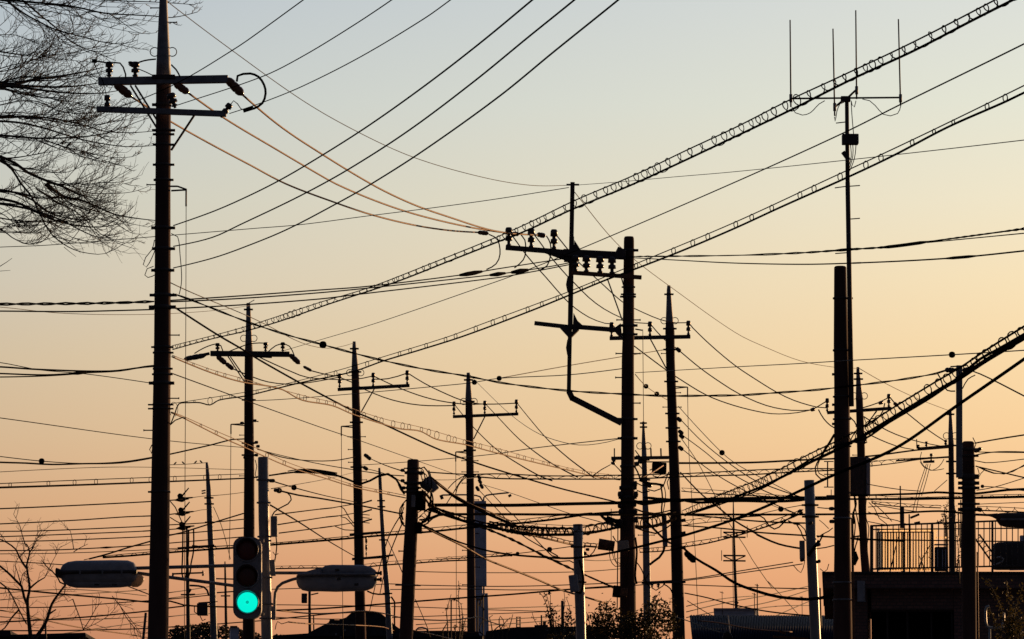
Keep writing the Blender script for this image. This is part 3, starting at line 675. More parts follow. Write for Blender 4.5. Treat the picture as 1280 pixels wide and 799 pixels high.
p = pole('aerial_pole', 'distant lattice-armed radio mast right of the middle poles', 150, [(627, 916.6, 1.3), (655, 917, 2.6), (700, 918.2, 3.6), (775, 921, 4.2)], 'dark', group='', cat='radio mast')
for y in (665.5, 671.5, 694.5, 701): bar(p, 'mast_arm', 150, 904, y, 932, y + .3, 1.9, 'dark')
for y in (668, 697.5): 
    for a in ((905, y - 2, 916, y + 3), (931, y - 2, 919, y + 3)): bar(p, 'mast_brace', 150, *a, 1.3, 'dark')
for x, y0, y1 in ((901.3, 661, 673), (934, 657, 672), (902, 688, 701)): cyl(p, 'whip_antenna', 150, x, y0, x, y1, .9, .9, 'dark')
bar(p, 'mast_ladder', 150, 915.3, 672, 917, 772, .7, 'dark', dd=-.2)
bar(p, 'mast_box', 150, 918.7, 752, 922.3, 755, 4, 'dark')
for lab, D, x, y0, y1, w in (('thin rooftop pole with a forked tip near the grey block', 140, 946.5, 730, 775, 1.4), ('thin rooftop pole beside the grey block, cross-tipped', 140, 943, 741, 772, 1.0), ('short thin post at the left of the grey block roof', 145, 902.6, 739, 765, .7),
                             ('thin stub post left of the aerial pole roofs', 150, 1002.5, 745, 775, .8)):
    p = pole('roof_aerial', lab, D, [(y0, x, w), (y1, x + .3, w)], 'dark', group='thin rooftop aerials', cat='aerial')
    bar(p, 'cross_tip', D, x - 3, y0 + 1, x + 2, y0 + 2.5, .8, 'dark')
# dark leaning stub at the foot of the tall pole
pole('slender_pole', 'short dark leaning stub just left of the tall left pole', 70, [(766, 182.3, 3.2), (799, 179, 3.4)], 'dark')
pole('slender_pole', 'short post standing on the low dark roof at bottom left', 80, [(776, 56.8, 2.4), (799, 57.4, 2.4)], 'dark')
pole('slender_pole', 'stout dark post among the shrub stems left of the service pole', 74, [(751, 703, 3.6), (799, 703.5, 4.4)], 'dark')
# ------------------------------------------------------------------ overhead wires
WG = 'overhead wires and cables'
def outside(p): return p[0] > 1282 or p[0] < -2 or p[1] < -2
def carry_on(px, pts, n=5, ln=9.0):
    """a span that leaves the view goes on toward its next pole"""
    if outside(px[-1]):
        t = (pts[-1] - pts[-2]).normalized(); pts = pts + [pts[-1] + t * ln * i / n + Vector((0, 0, .010 * ln * (i / n) ** 2)) for i in range(1, n + 1)]
    if outside(px[0]):
        t = (pts[0] - pts[1]).normalized(); pts = [pts[0] + t * ln * i / n + Vector((0, 0, .010 * ln * (i / n) ** 2)) for i in range(n, 0, -1)] + pts
    return pts
def wire(label, m, w, D0, D1, px, name='overhead_wire', balls=(), sleeves=(), strands=1):
    q = wire_pts(parse(px), D0, D1)
    Dm = 2 * D0 * D1 / (D0 + D1)
    r = U(Dm) * w * 1.1 / 2
    pts = [P(*p) for p in q]
    mb = MB()
    if strands == 1: mb.tube(carry_on(q, pts), r, 6)
    else:
        for ph in (0, math.pi):
            L, o = 0, []
            for i, p in enumerate(pts):
                if i: L += (p - pts[i - 1]).length
                o.append(p + Vector((0, math.cos(L * 9 + ph), math.sin(L * 9 + ph))) * r * .75)
            mb.tube(o, r * .62, 6)
    o = mb.build(name, m)
    tag(o, label, 'cable' if 'cable' in name else 'wire', WG)
    for x, rr in balls:
        j = min(range(len(q)), key=lambda k: abs(q[k][0] - x))
        a = q[j]; u = U(a[2])
        MB().tube([P(a[0] + dx * rr, a[1] - .0, a[2]) for dx in (-1, -.8, -.3, .3, .8, 1)], [rr * u * k for k in (.25, .75, 1, 1, .75, .25)], 10).build('cable_joint', 'black', o)
    for xa, xb, ww in sleeves:
        ii = [k for k in range(len(q)) if xa <= q[k][0] <= xb]
        if len(ii) < 2:
            j = min(range(len(q)), key=lambda k: abs(q[k][0] - xa)); ii = [j, min(j + 1, len(q) - 1)]
        pp = [pts[k] for k in ii]; u = U(q[ii[0]][2]) * ww / 2
        MB().tube(pp, [u * (.55 if k in (0, len(pp) - 1) else 1) for k in range(len(pp))], 8).build('splice_sleeve', 'black', o)
    return o
def hung(label, D0, D1, mpx, cpx, wm, wc, style, pitch, m='black', mm='wire', name='hung_cable', amp=1.1, wl=1.0, gap=None):
    """messenger wire with a cable below it: lashed by a coil, or on separate hangers"""
    qm, qc = wire_pts(parse(mpx), D0, D1, 4), wire_pts(parse(cpx), D0, D1, 4)
    def dx(x):
        for a, b in zip(qm, qm[1:]):
            if a[0] <= x <= b[0]: return 1 / (1 / a[2] + (1 / b[2] - 1 / a[2]) * (x - a[0]) / max(1e-6, b[0] - a[0]))
        return qm[0][2] if x < qm[0][0] else qm[-1][2]
    qc = [(x, y, dx(x)) for x, y, _ in qc]
    Dm = 2 * D0 * D1 / (D0 + D1)
    pm, pc = [P(*p) for p in qm], [P(*p) for p in qc]
    o = MB().tube(carry_on(qc, pc), U(Dm) * wc * 1.1 / 2, 6).build(name, m)
    tag(o, label, 'cable', WG)
    MB().tube(carry_on(qm, pm), U(Dm) * wm * 1.15 / 2, 5).build('messenger_wire', mm, o)
    def at(pts, t):
        f = t * (len(pts) - 1); i = min(int(f), len(pts) - 2); return pts[i].lerp(pts[i + 1], f - i)
    def cum(pts):
        L = [0]
        for a, b in zip(pts, pts[1:]): L.append(L[-1] + (b - a).length)
        return L
    # walk both lines by their position across the view
    xa, xb = max(qm[0][0], qc[0][0]), min(qm[-1][0], qc[-1][0])
    def on(q, p, x):
        for k in range(len(q) - 1):
            if q[k][0] <= x <= q[k + 1][0]: return p[k].lerp(p[k + 1], (x - q[k][0]) / max(1e-6, q[k + 1][0] - q[k][0]))
        return p[0] if x < q[0][0] else p[-1]
    def pair(x): return on(qm, pm, x), on(qc, pc, x)
    if style == 'coil':
        x, th, pts = xa, 0.0, []
        while x < xb:
            a, b = pair(x); c = (a + b) / 2; r = max((a - b).length / 2 * amp, U(Dm) * 1.0) * (1 + .13 * math.sin(x * .071) + .10 * math.sin(x * .19 + 1))
            loc = pitch * Dm / dx(x) * (1 + .22 * math.sin(x * .043 + 2) + .18 * math.sin(x * .137) + .1 * math.sin(x * .53))
            tg = (pair(min(xb, x + 4))[0] - pair(max(xa, x - 4))[0]).normalized()
            up = Vector((0, 0, 1)); up = (up - tg * up.dot(tg)).normalized(); sd = tg.cross(up)
            pts.append(c + up * math.cos(th) * r + sd * math.sin(th) * r * .9)
            x += loc / 14; th += 2 * math.pi / 14
        MB().tube(pts, U(Dm) * wl / 2, 4).build('lashing_coil', mm, o)
    else:
        x, i = xa + 3, 0
        while x < xb and i < 96:
            loc = pitch * Dm / dx(x)
            a, b = pair(x + loc * .2 * math.sin(i * 2.3)); h = (a - b).length
            sd = Vector((1, 0, 0)); k = 9; u = U(Dm)
            lp = [b + (a - b) * (.5 - .5 * math.cos(math.pi * 2 * q / k * .85 + .3)) * 1.1 + sd * math.sin(math.pi * 2 * q / k * .85 + .3) * h * .32 for q in range(k + 1)]
            MB().tube(lp, u * wl / 2, 4).build('cable_hanger', mm, o)
            x += loc; i += 1
    return o

# --- out of the tall left pole, up and away to the top edge
wire('black wire from the left end of the lower crossarm up past the upper one', 'wire', 1.3, 47, 34, '135,137 150,133.6 196,116 238,95 288,64.5 310,50 379,0 425,-34')
wire('black wire leaving the lower crossarm beside the tall left pole', 'wire', 1.3, 47, 32, '216,133 224,130.8 328.6,95.5 380,69.5 442.6,31.3 489.5,0 540,-36')
wire('black wire leaving the right tip of the lower crossarm toward the top edge', 'wire', 1.3, 47, 31, '287,142 331.8,126.8 380,107 452,70.4 530,23.5 563,0 610,-35')
wire('highest of three thick wires sweeping from the tall pole to the top edge', 'black', 1.9, 47, 29, '217,282 265,265 300,250 341,230 380,208 455,161 530,108 599,54.8 665.4,0 705,-33')
wire('middle of three thick wires sweeping from the tall pole to the top edge', 'black', 1.9, 47, 28, '217,308 265,297 300,281 375,245 436.3,211.3 511.5,162.8 592.8,101.7 661.7,45.4 718,0 760,-35')
wire('lowest of three thick wires sweeping from the tall pole to the top edge', 'black', 1.9, 47, 27, '217,335 265,323 300,311 357.5,287.5 420,255 462.5,231 530.2,187.8 624.1,120.5 693,64.2 772.8,0 815,-35')
# --- coppery spans from the tall pole to the stand-off frame
wire('lowest coppery wire between the tall pole and the stand-off frame', 'sunlit_copper', 2.2, 47, 64, '164,121 190,137.5 213.8,152.4 260,178.4 313,206.6 357.5,230 420,253.7 465,268.7 515,281 560,288 600,290.7')
wire('middle coppery wire between the tall pole and the stand-off frame', 'sunlit_copper', 2.2, 47, 64, '235,116 281.7,148.7 344.3,186.2 400,219 420,230 460,247.5 505,263.7 550,276 600,286.5 640,292')
wire('highest coppery wire between the tall pole and the stand-off frame', 'sunlit_copper', 2.2, 47, 64, '303.6,119 344.3,153.4 380,178.5 463.7,230 515,255 560,271 619.5,289 676,294')
# --- fine grey wires in the upper sky
wire('fine grey wire sagging from the tall pole tip to the frame mast tip', 'thin', .9, 47, 64, '204,-4 213,5 290,63 380,126.8 448.9,165.9 517.7,197 599,220.7 661.7,231.6 712,231.5')
wire('fine grey wire from the frame mast tip to the right edge', 'thin', .9, 64, 32, '720,231.5 780,227 840,221.5 920,214.6 1055,200.6 1280,175.2 1350,166')
wire('fine grey wire crossing behind the tall pole from left edge to mast tip', 'thin', .9, 56, 52, '-60,312 0,309 60,306.5 192,296 319.5,285.5 375,281 460,270 540,260 619.5,249 711,234.5')
wire('fine grey diagonal wire from the frame mast down to the aerial-side pole tip', 'thin', .8, 64, 95, '718,240 721,243.7 760,292.5 790,322 840,360 919.5,416 959,435 1000,451 1042,459 1072,460.5')
wire('fine grey wire joining the tips of the two farthest right pointed poles', 'thin', .8, 95, 115, '1073,460 1110,481 1145,497.5 1188,514')
wire('straight thin wire rising from the drooping-insulator pole to the right edge', 'wire', 1.3, 85, 24, '353,439 400,425 475,402.5 619.5,352.5 637.5,346 727,310.5 919.5,227.5 1055,166 1123,132 1280,55 1350,19')
# --- long lashed cables that come towards the camera
hung('spiral-lashed cable climbing from the tall pole to the top right corner', 47, 20,
     '216,432 306.4,408.5 400,378 460,360 540,329 619.5,297 660,279 720,250 795,218 860,187 920,159 987,125 1044,98.6 1139.7,53.5 1241,1.4 1290,-25',
     '216,437 262.6,424.2 306.4,414 350.2,401.5 410,380.5 495,352.5 560,327 619.5,303.5 660,287.5 713.7,262.5 795,228.7 920,170.4 987.6,138 1069,97.2 1142.5,63.4 1218.6,24 1292,-13',
     1.5, 2.4, 'coil', 11.5, amp=1.12, wl=1.25)
hung('ring-hung cable running from the tall pole up to the right edge', 47, 20,
     '214,504.7 304.8,490.6 350,481.6 422.5,463 482.5,445 560,421 600,406 710,365 797.5,328.7 919.5,277.5 1033,225 1117,186 1185,153.5 1280,107 1350,72',
     '213.5,530 219,516 223.5,505 236,503.5 250,503.5 262.6,506.3 273.6,500.3 308,494.9 340.8,487 375,478.7 440,465 480,451 525,437.5 580,420 660,390 712.5,368.7 755,351 797.5,335 855,312.5 919.5,285 976,259 1061,221 1117,194.4 1184.8,159 1255,128 1280,116 1350,83',
     1.2, 2.4, 'hanger', 24, wl=1.1)
# --- the horizontal trio at mid height
wire('thick double wire from the left edge to the tall pole', 'black', 3.0, 44, 47, '-60,380.5 0,380.3 100,379.5 150,378.5 192,377', strands=2)
wire('single wire just under the thick double one at the left edge', 'black', 1.7, 44, 47, '-60,389 0,389 87,389.6 140,388.5 192,387')
wire('faint thin wire drooping below the double wire at left', 'thin', .7, 60, 85, '-60,381 0,384 75,391.5 175,393.3 260,389 312,382')
wire('upper of the paired wires from tall pole to frame with three tape splices', 'black', 1.6, 47, 64, '214,375.6 300,370 400,362.6 460,358 575,344 620,336.5 707,323', sleeves=((575, 603, 6),))
wire('lower of the paired wires from tall pole to frame', 'black', 1.6, 47, 64, '214,377.4 300,373.2 400,366 475,358.7 595,346 640,340.5 689,333 712,328.5', sleeves=((609, 634, 6), (640, 668, 7)))
wire('third wire under the pair between tall pole and frame', 'black', 1.6, 47, 64, '219.6,385.8 308,380.8 400,373.8 440,369 619.5,347.5 667,339.5 716,330')
wire('upper wire from the middle pole to the right edge, splitting in two', 'black', 2.3, 64, 32, '782,320.8 919.5,319.3 1004.5,316 1061,312 1111.5,308.6 1159,302.4 1280,286 1350,276', sleeves=((1037, 1076, 4), (1100, 1162, 4.5)), strands=2)
wire('lower wire from the middle pole to the right edge with a long splice', 'black', 1.6, 64, 32, '785,322 850,325.5 919.5,329 1004.5,330.5 1066,329 1145,325.5 1210,321 1280,313.7 1350,306', sleeves=((1066, 1076, 4), (1178, 1230, 4)))
wire('short branch of the splitting wire at the right edge', 'black', 1.5, 42, 32, '1159,303.4 1220,297.5 1280,291.7 1350,285')
# --- long sagging cables from the tall pole to the right
wire('long twisted cable sagging from the tall pole to the square post', 'black', 2.0, 47, 48, '216,367 237.5,374.5 308,402 356.5,418 403.7,431 440,441 480,451 530,461.5 585,470.5 632.5,479.5 710,488.5 775,492.5 832,495 880,494.7 927,494 971,491 1014.6,488 1043,485 1120,475.5 1170,467 1184,462.5', 'twisted_cable', balls=((404, 4.5),), strands=2)
wire('straight sloping cable from the tall pole down to the middle pole', 'black', 2.0, 47, 64, '219.6,385 272,418.7 300,435 325,450.5 375,478.7 440,513 470,526 550,562.5 600,580.4 642.5,593.7 700,610.5 745,621.5 776,629')
wire('fine dark wire from the tall pole to the tip of the arm-leaning pole', 'thin', .9, 47, 100, '213,353.5 240,366 309.5,395 334.6,407 376.8,428.5 410,435.5 442,429')
wire('thin wire sloping from the tall pole past two poles to the sign pole', 'wire', 1.0, 47, 110, '214,466.5 285,492.5 319,505 400,534 440,547.5 507,571 575,595')
# --- left edge wires
wire('thin wire sloping down to the tall pole clamp from the left edge', 'wire', 1.0, 44, 47, '-60,447 0,453.3 50,462.5 107,467.5 187,478.7')
wire('upper thick twisted cable at the left edge, mid height', 'black', 2.0, 44, 47, '-60,457 0,458.7 50,462 137,464 180,459 192,458', 'twisted_cable', sleeves=((22, 48, 4),))
wire('middle thick twisted cable at the left edge, mid height', 'black', 1.8, 44, 47, '-60,465 0,467 57,468.7 107,466 150,463.7 180,458.5 192,457', 'twisted_cable', sleeves=((85, 110, 4.5),))
wire('lowest thick cable of the mid-height left bundle', 'black', 1.5, 44, 46, '-60,471 0,471.4 57,470 95,467.5 107,466')
wire('thin straight wire from the left edge crossing behind the tall pole', 'wire', 1.0, 60, 85, '-60,515 0,522.5 190,548.7 305,559.5')
wire('sagging cable with one round joint at the left edge', 'black', 2.0, 60, 85, '-60,575 0,578 32.5,579 65,580.7 105,579.7 150,578.7 190,572.5 265,556 290,549.5 305,548.8', 'overhead_cable')
wire('messenger wire above the cable with the round joint', 'wire', 1.0, 60, 62, '-60,563 0,570.7 52,576.5 100,579.3 150,577.5 190,571.5', balls=((52, 3.6),))
wire('faint thin wire below the round-joint cable', 'thin', .8, 70, 85, '-60,594 0,590 120,584.4 190,584.2 305,587.5')
hung('cable on sparse hangers crossing the left part above the lamp', 58, 85, '-60,606 0,604.5 80,601 187,596.9 305,592.5', '-60,611 0,609.5 80,607 187,603 305,598 320.5,596.6 340,594 358,591', 1.0, 2.2, 'hanger', 33, wl=.8)
wire('taped cable bundle bowing from the drooping-insulator pole to the thick leaning pole', 'black', 2.3, 85, 58, '322,596 340,594 358,591.5 390,589 420,594 452.5,604.5 472.5,595.5 485,592.5 495,599 505,617', 'overhead_cable', sleeves=((360, 421, 5.5),))
wire('loose upper strand of the taped bundle', 'black', 1.4, 85, 62, '360,589 385,586.5 421,591.5', 'overhead_cable')
# --- lower left horizontals
H = [('first long wire below the sparse-hanger cable, with sleeve at the tall pole', 1.5, '-60,638 0,636 70,633 160,628.6 188,627 220,625 232,623.5', ((178, 189, 3),)),
     ('second long wire below the sparse-hanger cable, with sleeve at the tall pole', 1.4, '-60,657 0,655 92.5,650.5 160,646 188,645 213,643 230,641', ((177, 189, 3),)),
     ('third long wire at lower left with one sleeve midway', 1.3, '-60,665 0,664.3 50,663.7 160,659 188,657.5 258,653.5 306,649', ((119, 141, 2.4), (36, 42, 2.2))),
     ('fourth long wire at lower left ending in a sleeve', 1.3, '-60,672 0,671 160,665 188,663.5 225,661', ((183, 189, 3),)),
     ('fifth long wire at lower left with dark sleeves near the bare tree', 1.3, '-60,678 0,677 62,676 160,672 188,670.5 306,660', ((22, 44, 2.6), (57, 66, 2.2))),
     ('sixth long wire at lower left, sleeve above the lamp', 1.3, '-60,689 0,688.4 70,687.5 160,683 188,681 306,671', ((122, 144, 2.6),)),
     ('seventh thin wire just above the lamp head at left', .9, '-60,693 0,692.5 80,691.5 160,688.5 306,681', ())]
for l, w, px, sl_ in H: wire(l, 'wire', w, 75, 84, px, sleeves=sl_)
wire('dark wire rising steeply from the lamp past the tall pole', 'black', 1.9, 70, 85, '112,698.6 135,692.5 160,684.6 187,677 213,669 225,666.5 259,656 269,652.7 304,642')
hung('lashed thick cable passing behind lamp, signal and leaning pole', 72, 64, '105,700 129,695.5 187,690 260,684 340,679 440,670 529,661 584,656 640,651 690,645.5 740,641', '129,697 160,695 187,692.7 260,687 290,685 342,681 390,677 426,674 476,669.5 505,667.5 539,664.6 584,660 640,655 690,649.6 727,644 746,642 775,640', .9, 2.3, 'coil', 17, amp=.9, wl=.7)
wire('thin wire ending at the left lamp head from the left edge', 'wire', 1.1, 72, 70, '-60,698 0,701.5 40,703.5 85,706.5')
wire('thick wire under the left lamp sloping to the tall pole, sunlit beyond it', 'black', 1.9, 66, 75, '-60,729 0,735 70,742 160,750 185,752.7 212.5,751.5 230,756.5 255,758 291,759 330,760')
wire('thin wire under the left lamp rising to the right', 'wire', 1.2, 90, 100, '-60,760 0,759.8 75,758.7 160,752.7 213,749 262,744')
wire('dark wire low at left rising to the tall pole', 'black', 1.7, 80, 90, '-60,780 0,777.7 60,774.6 112.5,771 160,766.5 184,764 211,760 231,757.7')
wire('lowest dark wire at left, just above the low roof', 'wire', 1.4, 80, 100, '-60,788.5 0,788.4 62.5,788.4 160,786.5 211,784 260,781 300,778 340,775')
wire('coppery wire dropping right from the bare tree', 'sunlit_copper', 1.4, 80, 90, '0,763 30,768 59,776 102.5,785 160,793 200,800')
# strain fuses on the three lines beside the tall pole
for i, (x, y, l) in enumerate(((228, 624, 'top'), (229, 641.5, 'middle'), (230, 659.5, 'bottom'))):
    t = thing('line_fuse', f'{l} one of three spiked line fuses right of the tall pole', 'line fuse', P(x, y, 84), 'line fuses')
    lathe(t, 'fuse_body', 84, x - 10, y + 1.5, x + 8, y - 1, 7, 'black', [(0, .15), (.2, .5), (.45, 1), (.6, 1), (.75, .5), (1, .4)])
    cyl(t, 'fuse_spike', 84, x - 2, y - 2, x + 8, y - 14, 2.4, 1.4, 'black')
    cyl(t, 'fuse_tube', 84, x + 2, y - 1, x + 13, y - 2, 2.6, 1.6, 'black')
    lathe(t, 'fuse_cap', 84, x - 1, y + 2, x - 4, y - 7, 7, 'black', STR)
for l, px in (('thin wire from the top line fuse to the slim bird pole', '241,622 252,620.5 258,620'), ('thin wire from the middle line fuse to the slim bird pole', '242,639.5 252,637.5 259,637'), ('thin wire from bird pole tip to the drooping-insulator pole', '262,620 285,618 305,615.5'),
              ('thin slanting stay on the right of the slim bird pole', '267,634 276,655 284,682 288,699')): wire(l, 'thin', .8, 84, 90, px)
wire('thin perch wire with four birds left of the slim pole tip', 'thin', .8, 88, 90, '205,581.3 219,581 229,580.6 244,579.6 258,578.5')
wire('cable loop from the tall pole to the bottom line fuse', 'wire', 1.2, 80, 84, '213,627 219,634 224,645 228,654')
wire('short cable from the tall pole to the bottom line fuse', 'wire', 1.3, 80, 84, '213,647 220,651.5 227,655')
# --- between the signal post and the leaning pole
wire('thin wire with a square joint right of the signal post', 'wire', 1.1, 50, 100, '339,601 367.5,609.6 407.5,620 434,625.5 446,628', balls=((369, 3.4),))
wire('thick cable with a knob end from the signal post to the leaning pole', 'black', 2.0, 50, 58, '345,613 349,613.4 372.5,619 397.5,622.7 442,630.5 475,637 500,642', 'overhead_cable', balls=((349, 3.4),))
wire('wavy cable dropping from the knob cable to the control box', 'black', 1.5, 50, 50, '358,615 363,620 364,625 360,630 347.5,636.5 343,640 340,645', 'overhead_cable')
for l, px, s, d in (('top one of three fused wires right of the signal post', '344,643.5 400,636.5 415,635 426,633 441,630.5', (399, 416, 3), '426,633.5 430,636 433,641 437,648 443,655'), ('middle one of three fused wires right of the signal post', '347,656 372.5,652 407.5,646.5 422.5,645 442,641.8', (406, 424, 3), '426,646 432,647.5 436,651 442,658'),
                    ('bottom one of three fused wires right of the signal post', '349,666.5 400,660 415,658 441,653.6', (398, 416, 3), '419,658 425,660.5 431,662.5 443,663')):
    wire(l, 'wire', 1.3, 70, 100, px, sleeves=(s,))
    wire('curved jumper hanging from the ' + l, 'wire', 1.1, 94, 100, d)
wire('straight diagonal wire from the signal post to the arm-leaning pole', 'wire', 1.5, 50, 100, '338,631.5 374,653 407.5,674.6 442.5,695')
hung('thin cable in shallow loops passing above the right lamp', 75, 70, '340,708 402,707 440,707 487,702 520,700.5 550,699 584,697', '340,711 402,710 440,710 487,706 520,704 550,701.7 584,700.3', .6, 1.6, 'coil', 17, amp=1.2, wl=.7)
hung('fine looped cable right of the sign pole at lamp height', 110, 70, '545,697.5 584,695 640,691', '545,699.5 584,697.5 640,694.6', .6, 1.2, 'coil', 17, amp=1.3, wl=.7)
# --- sunlit messenger cables left of centre
hung('coppery looped cable sloping from the tall pole to the middle pole', 47, 64, '215,444 236,452 267,463 300,472.5 332.5,482 385,496 420,504 455,516 485,525 525,534 580,550 619.5,560 672.5,575 720,587 775,595',
     '215,446 236,455 267,467 300,477 350,486 377,500 415,507 440,517.5 470,527.5 500,536 525,539 545,549 582,556 619.5,566 672.5,579 720,590 740,595 775,600', .7, 1.5, 'hanger', 11.5, 'sunlit_copper', 'rust', wl=.7)
hung('second coppery cable sloping from the tall pole to the leaning pole', 47, 58, '214,515 228,520 275,541 320,560 359.6,578 405,594 442,606 480,614 507,619.5', '214,516 228,522 275,545.7 305,559 359.6,583 405,597.5 442.5,609 480,617 507,622.5', .8, 1.4, 'hanger', 27, 'sunlit_copper', 'sunlit_copper', wl=.8)
wire('dark stub joining the tall pole to the second coppery cable', 'black', 1.4, 47, 47.5, '213,531 219,525.5 228,522 232,523')
# --- spans along the row of pointed poles
S = [('upper strand from drooping insulators to the arm-leaning pole', 85, 100, '389,463.5 410,468.7 424,470.5'), ('strand behind the drooping-insulator pole sagging to the next crossarm', 85, 100, '291,461 300,465 335,477.5 370,480 424,471.5'),
     ('inner strand from under the crossarm to the arm-leaning pole', 85, 100, '325,447 340,454 365,465 385,472 440,474.5 466.5,470'), ('short span joining the right two insulators of the leaning crossarm', 100, 100, '466.5,474 485,473.5 509,466.5'),
     ('left-hand span from leaning crossarm to level crossarm', 100, 110, '425,472 440,478 457,487.5 490,500 525,506.5 567.5,507'), ('centre span from leaning crossarm to level crossarm', 100, 110, '466.5,470 505,487.5 540,499 577,505 606,505'), ('right-hand span from leaning crossarm to level crossarm', 100, 110, '509,466 530,479 550,489 577.5,500.5 600,505 645.5,504'),
     ('left-hand span falling from level crossarm toward the middle pole', 110, 70, '567.5,505 577.5,517.5 592.5,535 619.5,561 640,575 672.5,594 690,601'), ('centre span falling from level crossarm toward the middle pole', 110, 70, '606,504 620,519 650,550 682.5,575 705,588 722,596.5'), ('right-hand span falling from level crossarm toward the middle pole', 110, 70, '645.5,503 660,521 685,550 712,574 730,587.5 742,597'),
     ('left span from the frame insulators down to the pointed pole arm', 64, 80, '638,292 641,295.6 658,319 682.6,347 711.5,379 736,396.6 756,404.2 765,405'), ('centre span from the frame insulators down to the pointed pole arm', 64, 80, '665,291 669,295 689,322 709,345 718,354 736,372 754.6,386 778,398 795,403.5 812,404.5'), ('right span from the frame insulators down to the pointed pole arm', 64, 80, '693,291 709,311 720,324.6 754.6,356.7 778,377.5 793.7,386 825,399.5 845,403.7 860,403.5'),
     ('left span running behind the middle pole to the flat-topped pole', 80, 95, '765,405 778,421 792.5,432.5 832.5,462.5 845,471 882.5,493.7 917.6,507 955,516 974,517.6 996,516 1016,512'), ('centre span from the pointed pole to the flat-topped pole', 80, 95, '812,404 830,424 846,436 875,460 902,479 925,493 958,507 989.5,513 1016,512.3'), ('right span from the pointed pole to the flat-topped pole', 80, 95, '860.5,403 866,410 890,433 919.5,457.5 945.7,475 971,490.5 992.7,500.7 1021,509 1034,510'),
     ('short lead from the strain insulator up to the hidden crossarm end', 95, 95, '1016,512 1026,506 1034,501'), ('right span from transformer pole to thin far pole with insulator', 95, 115, '1111,495 1120,506 1135,517.5 1160,537.5 1182,552'), ('centre span from transformer pole to thin far pole', 95, 115, '1080,521 1110,538.7 1140,550 1175,557.5'), ('left span from transformer pole to thin far pole', 95, 115, '1070,533 1090,545 1120,557.5 1142,562'),
     ('short strand up to the right insulator of the transformer pole', 95, 95, '1078,510 1098,503.5 1111,497')]
for l, a, b, px in S: wire(l, 'sunlit_copper' if 'short' in l else 'wire', 1.3, a, b, px)
# --- faint cross wires in the middle
wire('thin level wire with a round joint left of the middle pole', 'thin', 1.0, 85, 64, '313,501 350,499.5 440,492.5 577,480 593,478 624,473 710,468.7 777,461', balls=((594, 3.2), (624, 3.2)))
wire('thin wire from the round joint up to the pointed pole', 'thin', 1.0, 70, 80, '624,473 700,459 777,446 832,437')
wire('thin wire from the middle pole to the right edge with a ball marker', 'thin', 1.1, 64, 34, '794,466 919.5,458.7 1000,454.5 1065,450.5 1190,443.5 1280,438 1350,433', balls=((1193, 4),))
wire('short thin wire with two joints between the middle and pointed poles', 'thin', .9, 64, 80, '794,468 807.5,483 821,492.5 834,500', balls=((808, 3), (821, 3)))
wire('fine wire sagging from the sign-side pole tip to the middle pole', 'thin', .7, 110, 64, '586,467 600,482 641,520.6 675,543 712.5,555 735,556.3 760,552.5 777,548')
wire('thin wire rising from the arm-leaning pole to the middle pole', 'thin', 1.0, 100, 64, '450,581.5 530,576 619.5,567.5 665,560.5 775,548')
wire('thin wire rising from the signal post to the arm-leaning pole', 'thin', .8, 50, 100, '339,611 372,605.5 405,599.5 441,591')
wire('cable curving from the drooping-insulator pole to the arm-leaning pole', 'wire', 1.3, 85, 100, '322,561 350,571 380,575.5 415,576 445,571')
wire('thin cable from the drooping-insulator pole to the leaning pole', 'wire', 1.1, 85, 58, '322,562 387,577.5 440,587 480,593 505,595')
wire('thin cable from a knob on the arm-leaning pole to the leaning pole', 'wire', 1.1, 100, 58, '458,571 481,581.5 507,590')
wire('lower thin cable from the arm-leaning pole to the leaning pole', 'wire', 1.0, 100, 58, '458,586 480,592 507,604.5')
wire('thin line right of leaning pole meeting the sign pole', 'thin', .8, 58, 110, '527,599 560,600 595,597')
wire('left one of two guy wires slanting down from the leaning pole', 'wire', 1.2, 58, 90, '500,645.5 484,676 462,764')
wire('right one of two guy wires slanting down from the leaning pole', 'wire', 1.2, 58, 90, '503,654 486,696 475,742')
wire('short guy wire crossing below the leaning pole collar', 'thin', 1.0, 95, 70, '485,676 500,709 503,716')
wire('thin stay falling away to the right at the foot of the leaning pole', 'thin', .9, 62, 62, '519,749 534,784 538,797')
# --- dense bundle to the right of the leaning pole
wire('thick taped cable falling from the closures toward the service pole', 'black', 3.4, 58, 60, '538,597 557.5,612.5 572.5,624 584,630 600,638 619,646.5 640,655.5', 'overhead_cable')
wire('coppery edge strand beside the thick taped cable', 'sunlit_copper', 1.6, 58, 60, '541,600 559,613 586,629 612,640 640,652', 'overhead_cable')
hung('lower lashed cable of the bundle, left of the service pole', 58, 60, '536,633 560,640 584,648 612,655 640,658 680,661 716,661', '536,637 560,645 584,652.5 612,659 640,664 660,667 680,668.5 716,668', 1.8, 3.2, 'coil', 9, amp=1.2, wl=1.4)
hung('sagging lashed cable passing the service pole to the middle pole', 60, 64, '612,652 640,657.5 680,659.5 722,660 750,655 777,651', '612,657 640,665 665,668.5 690,668.5 722,668 750,664 777,658', 1.6, 3.2, 'coil', 8, amp=1.3, wl=1.5)
hung('coppery lashed cable dipping to the drum on the middle pole', 60, 64, '640,659 660,664 690,671 717,677.5 750,680', '640,662 660,668 690,675 717,681 750,684', 1.0, 2.2, 'coil', 6, 'sunlit_copper', 'sunlit_copper', amp=1.2, wl=.9)
hung('fine arched wire over the lashed bundle by the service pole', 60, 52, '640,653 670,655 722,657 777,653', '640,660 670,663 722,665 777,660', .7, .9, 'coil', 18, amp=1.15, wl=.9)
wire('straight cable slanting to the dark box on the middle pole', 'black', 2.8, 58, 64, '544,634 584,653.5 605,660 640,674.5 684,697 717.5,712.5 737.5,721.5 766,734', 'overhead_cable', strands=2)
